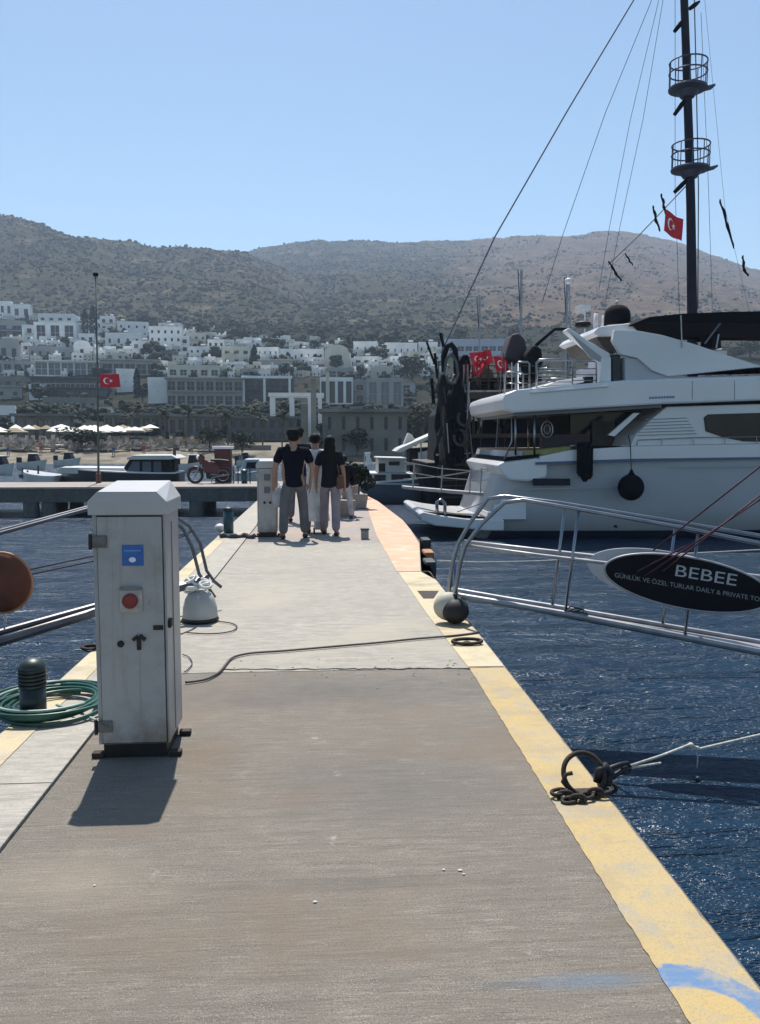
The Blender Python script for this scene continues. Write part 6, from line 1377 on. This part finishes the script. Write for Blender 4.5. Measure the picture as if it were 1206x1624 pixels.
# small craft between the dock and the beach
for i, (px0, px1, Y, lbb) in enumerate(((-20, 22, 62, 'small white motorboat cut by the left picture edge off the beach'), (30, 74, 72, 'white motorboat off the beach left of the launch foredeck'), (88, 128, 80, 'white open boat off the beach above the launch foredeck'), (282, 330, 66, 'white motorboat seen between the launch cabin and the motorcycle'), (376, 404, 78, 'white rowing boat right of the red cabinet near the shore'))):
    x0, x1 = P(px0, 700, Y).x, P(px1, 700, Y).x; L = x1 - x0
    t = thing('motorboat', lbb, 'boat', ((x0 + x1) / 2, Y, -1)); loft('hull', hull_secs(x0, x1, Y, .85, -1.0, -.35, n=8, z_rise=.25, keel=.35), M_gel2, t)
    MB().prism([(x0 + L * .35, Y - .5, -.3), (x0 + L * .7, Y - .5, -.2), (x0 + L * .6, Y - .5, .35), (x0 + L * .4, Y - .5, .35)], (0, 1, 0)).build('windscreen', M_tint, t); MB().box(x0 - .2, x0 + .15, Y - .2, Y + .2, -.8, .1).build('outboard_motor', M_black, t, bevel=.05)
    MB().box(x0 + L * .3, x0 + L * .68, Y - .6, Y + .6, .36, .42).build('sun_top', M_umb, t)
# bathers standing near the water
for i, (px, lbb) in enumerate(((14, 'tiny bather at the water line below the first umbrella'), (66, 'tiny bather at the water line left of the dark tree'), (112, 'tiny bather right under the dark tree foot'), (181, 'tiny bather just right of the flagpole'), (229, 'tiny bather above the launch roof'), (305, 'tiny bather under the beach bar canopy'))):
    q = P2(px, 735, 93 + i % 3); q.z = ground_z(q.x, q.y); t = thing('person', lbb, 'person', q)
    skin('body', [([Vector((0, 0, .85)), Vector((0, 0, 1.3)), Vector((0, 0, 1.5)), Vector((0, .01, 1.66))], [.14, .16, .06, .10], None), ([Vector((-.1, 0, .8)), Vector((-.12, .05, .05))], [.09, .05], 0), ([Vector((.1, 0, .8)), Vector((.12, -.05, .05))], [.09, .05], 0), ([Vector((-.2, 0, 1.38)), Vector((-.28, .05, .9))], [.06, .04], 1), ([Vector((.2, 0, 1.38)), Vector((.3, .05, 1.0))], [.06, .04], 1)], M_skin, t, 1)
    lb(MB().lathe((0, 0, .62), [(.17, 0), (.18, .15), (.16, .34)], 10), 'swimwear', (M_blueS, M_redS, M_wht)[i % 3], t)
def person(label, px, py, H, yaw, top, bottom, hairm, pose, hat=None, skirt=None, hair_long=False, slim=1.0, sleeve=.6, long_sleeve=False):
    q = G(px, py); t = thing('person', label, 'person', q); t.rotation_euler.z = yaw; s = H / 1.75; V3 = lambda x, y, z: Vector((x * slim * s, y * s, z * s))
    st = pose
    pel, sp1, ch, nk, hd0, hd1 = V3(0, 0, .95), V3(0, .0, 1.12), V3(0, .0, 1.34), V3(0, .0, 1.50), V3(0, .015, 1.58), V3(0, .02, 1.68)
    hipL, hipR = V3(-.10, 0, .91), V3(.10, 0, .91); knL, knR = V3(-.12 - st['sp'], .02 + st['l'], .50), V3(.12 + st['sp'], .02 + st['r'], .50); anL, anR = V3(-.13 - st['sp'] * 1.4, -.02 + st['l'] * 1.6, .09), V3(.13 + st['sp'] * 1.4, -.02 + st['r'] * 1.6, .09)
    toL, toR = anL + V3(-.03, .17, -.055), anR + V3(.03, .17, -.055)
    shL, shR = V3(-.185, 0, 1.42), V3(.185, 0, 1.42); elL, elR = V3(-.27, -.01 + st['al'][0], 1.14), V3(.27, -.01 + st['ar'][0], 1.14); wrL, wrR = V3(-.29 + st['al'][2], .04 + st['al'][1], .90), V3(.29 - st['ar'][2], .04 + st['ar'][1], .90)
    c = [([pel, sp1, ch, nk, hd0, hd1, V3(0, .02, 1.73)], [(.125 * s, .10 * s), (.115 * s, .09 * s), (.14 * s, .10 * s), .055 * s, .078 * s, .088 * s, .055 * s], None)]
    base = 7
    def add(pts, rad, root): 
        nonlocal base
        c.append((pts, rad, root)); base += len(pts); return base - 1
    add([hipL, knL, anL, toL], [.085 * s, .058 * s, .042 * s, .035 * s], 0); add([hipR, knR, anR, toR], [.085 * s, .058 * s, .042 * s, .035 * s], 0)
    for sh, el, wr, sg_ in ((shL, elL, wrL, -1), (shR, elR, wrR, 1)):
        palm_i = add([sh, el, wr, wr + V3(.0, .02, -.07)], [.056 * s, .042 * s, .028 * s, .030 * s], 2); pp = wr + V3(0, .02, -.07)
        for k_ in range(4): add([pp + V3(0, -.026 + .018 * k_, -.035), pp + V3(-.008 * sg_, -.026 + .019 * k_ + .008, -.068 - (.012 if k_ in (1, 2) else 0)), pp + V3(-.018 * sg_, -.026 + .019 * k_ + .018, -.09 - (.012 if k_ in (1, 2) else 0))], [.009 * s, .0085 * s, .007 * s], palm_i)
        add([wr + V3(-.01 * sg_, .045, -.04), wr + V3(-.012 * sg_, .062, -.075)], [.0105 * s, .009 * s], palm_i)
    skin('body', c, M_skin, t)
    # face features
    fz = V3(0, .105, 1.635)
    f_ = MB().ball(V3(0, .115, 1.62), .012 * s, .018 * s, .02 * s, 8, 6); lb_ = lambda mb, nm, mm: lb(mb, nm, mm, t)
    for o_ in [lb_(f_, 'nose', M_skin), lb_(MB().ball(V3(-.03, .095, 1.645), .009 * s, n=8, m=6).ball(V3(.03, .095, 1.645), .009 * s, n=8, m=6), 'eyes', M_rubber), lb_(MB().box(-.022 * s, .022 * s, .098 * s, .108 * s, 1.575 * s, 1.583 * s), 'mouth', mat('lips', (.25, .09, .08), .5))]: pass
    for sg_, nm in ((-1, 'ear'), (1, 'ear')): lb_(MB().ball(V3(sg_ * .088, .015, 1.635), .012 * s, .02 * s, .03 * s, 8, 6), nm, M_skin)
    # clothes
    e = .018 * s
    sh_ = [([V3(0, 0, .83), V3(0, 0, .90), V3(0, 0, 1.0), sp1, ch, V3(0, 0, 1.455)], [(.160 * s + e, .128 * s + e), (.160 * s + e, .128 * s + e), (.145 * s + e, .115 * s + e), (.130 * s + e, .10 * s + e), (.150 * s + e, .105 * s + e), (.085 * s, .07 * s)], None)]
    for sh, el, wr in ((shL, elL, wrL), (shR, elR, wrR)):
        mid = sh.lerp(el, sleeve + .12); sh_.append(([sh, mid] + ([el, wr.lerp(el, .1)] if long_sleeve else []), [.068 * s + e, .060 * s + e] + ([.05 * s + e, .038 * s + e] if long_sleeve else []), 4))
    skin('shirt', sh_, top, t)
    if bottom:
        skin('trousers', [([V3(0, 0, 1.06), V3(0, 0, .92)], [(.15 * s, .12 * s), (.158 * s, .13 * s)], None), ([hipL, knL, anL + V3(0, 0, -.01)], [.100 * s, .084 * s, .078 * s], 1), ([hipR, knR, anR + V3(0, 0, -.01)], [.100 * s, .084 * s, .078 * s], 1)], bottom, t)
    if skirt:
        m = MB(); n = 22; rings = [(.13, .98), (.17, .8), (.22, .55), (.27, .22)]
        for r_, z in rings:
            for k_ in range(n): a = 2 * math.pi * k_ / n; f = 1 + .08 * math.cos(5 * a + z * 3); m.v.append((r_ * f * math.cos(a) * s * slim, r_ * f * .75 * math.sin(a) * s, z * s))
        for i in range(3):
            for k_ in range(n): k2 = (k_ + 1) % n; m.f.append((i * n + k_, i * n + k2, (i + 1) * n + k2, (i + 1) * n + k_))
        lb_(m, 'skirt', skirt)
    for an, to in ((anL, toL), (anR, toR)): skin('shoe', [([an + V3(0, -.03, -.045), an + V3(0, .06, -.05), to + V3(0, .03, -.0)], [(.05 * s, .045 * s), (.05 * s, .042 * s), (.042 * s, .03 * s)], None)], M_rubber if bottom else M_bark, t, 1)
    hm = MB().ball(V3(0, -.012, 1.665), .098 * s, .10 * s, .098 * s, 16, 12); hm.v = [v for v in hm.v]; lb_(hm, 'hair', hairm)
    if hair_long: skin('long_hair', [([V3(0, -.04, 1.68), V3(0, -.08, 1.55), V3(0, -.10, 1.40), V3(.01, -.10, 1.28)], [(.10 * s, .07 * s), (.11 * s, .06 * s), (.12 * s, .045 * s), (.07 * s, .03 * s)], None)], hairm, t)
    if hat:
        h_ = lb_(MB().lathe(V3(0, .0, 1.685), [(.112 * s, 0), (.115 * s, .03 * s), (.10 * s, .075 * s), (.06 * s, .10 * s), (.01, .108 * s)], 18), 'cap', hat)
        pm_ = MB(); pm_.prism([V3(-.08, .08, 1.695), V3(-.075, .15, 1.685), V3(0, .185, 1.68), V3(.075, .15, 1.685), V3(.08, .08, 1.695)], (0, 0, .012 * s)); pk = lb(pm_, 'peak', hat, h_)
    return t
M_tee = mat('navy_tee', (.008, .009, .018), .9, var=.3, vscale=6, bump=.03, bscale=9, spec=.1); M_trs = mat('grey_trousers', (.13, .13, .14), .85, var=.25, vscale=6, bump=.03, bscale=9, spec=.1); M_hair = mat('dark_hair', (.009, .007, .007), .7, var=.4, vscale=20, spec=.2)
M_lav = mat('lavender_trousers', (.27, .24, .27), .85, var=.2, vscale=6, bump=.03, bscale=9, spec=.1); M_wht = mat('white_cotton', (.48, .47, .48), .85); M_cap = mat('dark_cap', (.012, .014, .012), .9, spec=.1); M_blk = mat('black_top', (.015, .014, .020), .85, bump=.03, bscale=9, spec=.1)
M_wht2 = mat('white_linen', (.72, .71, .70), .85, var=.2, vscale=6, bump=.03, bscale=9, spec=.1)
P0 = dict(sp=.015, l=0, r=0, al=(0, 0, 0), ar=(0, 0, 0))
person('man in navy short-sleeved shirt and grey trousers seen from behind beside the far pedestal', 467, 855, 1.74, R(4), M_tee, M_trs, M_hair, dict(sp=.02, l=-.03, r=.07, al=(-.02, .02, .0), ar=(.03, .08, .05)), hat=M_cap, slim=1.13)
person('person with a dark cap and white skirt, half hidden behind the man in navy', 501, 845, 1.70, R(-6), M_wht2, None, M_hair, dict(sp=.0, l=-.05, r=.05, al=(0, .1, .0), ar=(0, .05, 0)), skirt=M_wht2, slim=.9)
person('dark-haired woman in black top and lavender trousers walking away on the right', 524, 849, 1.66, R(-4), M_blk, M_lav, M_hair, dict(sp=0, l=.09, r=-.10, al=(.04, .12, 0), ar=(-.04, .02, 0)), hair_long=True, slim=.88, long_sleeve=False)
person('distant person in a dark cap walking ahead, head seen above the man in navy', 474, 828, 1.80, R(0), M_blk, M_trs, M_hair, P0, hat=M_cap)
person('distant person in pale trousers and black jacket ahead of the dark-haired woman', 546, 822, 1.28, R(10), M_blk, M_wht, M_hair, dict(sp=.02, l=.06, r=-.08, al=(0, .1, 0), ar=(0, .1, 0)), slim=1.15, long_sleeve=True)
# bag trolley between the walkers
q = G(508, 846); t = thing('shopping_trolley', 'small white two-wheeled bag trolley at the feet of the walkers', 'trolley', q)
MB().box(q.x - .10, q.x + .10, q.y - .08, q.y + .10, .07, .48).build('bag', mat('white_bag', (.6, .6, .6), .7, var=.3, vscale=8), t, bevel=.03)
for sx in (-.1, .1): MB().lathe(q + Vector((sx, -.02, .055)), [(.05, -.015), (.05, .015)], 14, ax=(1, 0, 0)).build('wheel', M_rubber, t); MB().tube([q + Vector((sx * .8, .11, .08)), q + Vector((sx * .7, .13, .95))], .01, 6).build('handle_bar', M_steel, t)
# dark shrubs and clutter at the pier head
def shrub(label, px, base, top, w_, dk):
    q = G(px, base); h = P(px, top, q.y).z; t = thing('potted_shrub', label, 'potted shrub', q)
    ps = w_ * .55; MB().prism([(q.x - ps * .8, q.y - ps * .8, .002), (q.x + ps * .8, q.y - ps * .8, .002), (q.x + ps, q.y - ps, h * .3), (q.x - ps, q.y - ps, h * .3)], (0, ps * 1.7, 0)).build('planter', M_conc_pink, t, bevel=.02)
    rq = random.Random(px); lobes = [((rq.uniform(-w_, w_) * .6, rq.uniform(-w_, w_) * .5, h * rq.uniform(.5, .82)), w_ * rq.uniform(.4, .6)) for _ in range(7)]
    me = leaf_mesh('foliage', 1800, in_ball(lobes), M_leafd, .035); o = bpy.data.objects.new('foliage', me); COL.objects.link(o); o.parent = t
    lb(limbs(h * .9, 5, .02, rq), 'stem', M_bark, t, (0, 0, h * .25))
shrub('dark bushy shrub in a planter near the walkers, nearest of three', 550, 818, 736, .34, 1); shrub('dark bushy shrub in a planter by the tip of the orange stripe', 568, 806, 732, .42, 1); shrub('dark shrub in a planter farthest along the pier head', 556, 790, 730, .5, 1)
q = G(580, 855); t = thing('floor_box', 'small grey service box on the paving beside the orange stripe', 'service box', q)
MB().box(q.x - .07, q.x + .05, q.y - .05, q.y + .08, .002, .15).build('box', mat('grey_box', (.26, .25, .23), .6, var=.3, vscale=9), t, bevel=.01); MB().box(q.x - .08, q.x + .06, q.y - .06, q.y + .09, .152, .17).build('lid', M_dark, t)

# handbag hanging from the dark-haired woman's shoulder
q = G(536, 849); t = thing('handbag', 'brown shoulder bag hanging at the right side of the dark-haired woman', 'bag', q + Vector((.06, 0, .85)))
MB().box(q.x - .02, q.x + .09, q.y - .13, q.y + .10, .78, 1.0).build('bag', mat('brown_leather', (.10, .05, .03), .6, var=.3, vscale=9), t, bevel=.03)
MB().tube([q + Vector((.03, -.1, 1.0)), q + Vector((-.02, -.07, 1.25)), q + Vector((-.07, .0, 1.40)), q + Vector((-.02, .05, 1.25)), q + Vector((.03, .08, 1.0))], .011, 6).build('strap', MATS['brown_leather'], t, True)
q = G(443, 855); t = thing('carrier_bag', 'white plastic bag held low by the man in navy at his left', 'bag', q + Vector((0, 0, .5)))
MB().prism([q + Vector(v) for v in ((-.09, 0, .50), (.09, 0, .52), (.11, 0, .72), (.03, 0, .84), (-.03, 0, .84), (-.11, 0, .72))], (0, .08, 0)).build('bag', M_wht, t, bevel=.025)
MB().tube([q + Vector((-.03, .04, .83)), q + Vector((0.0, .04, .90)), q + Vector((.03, .04, .83))], .008, 6).build('handle', M_wht, t)
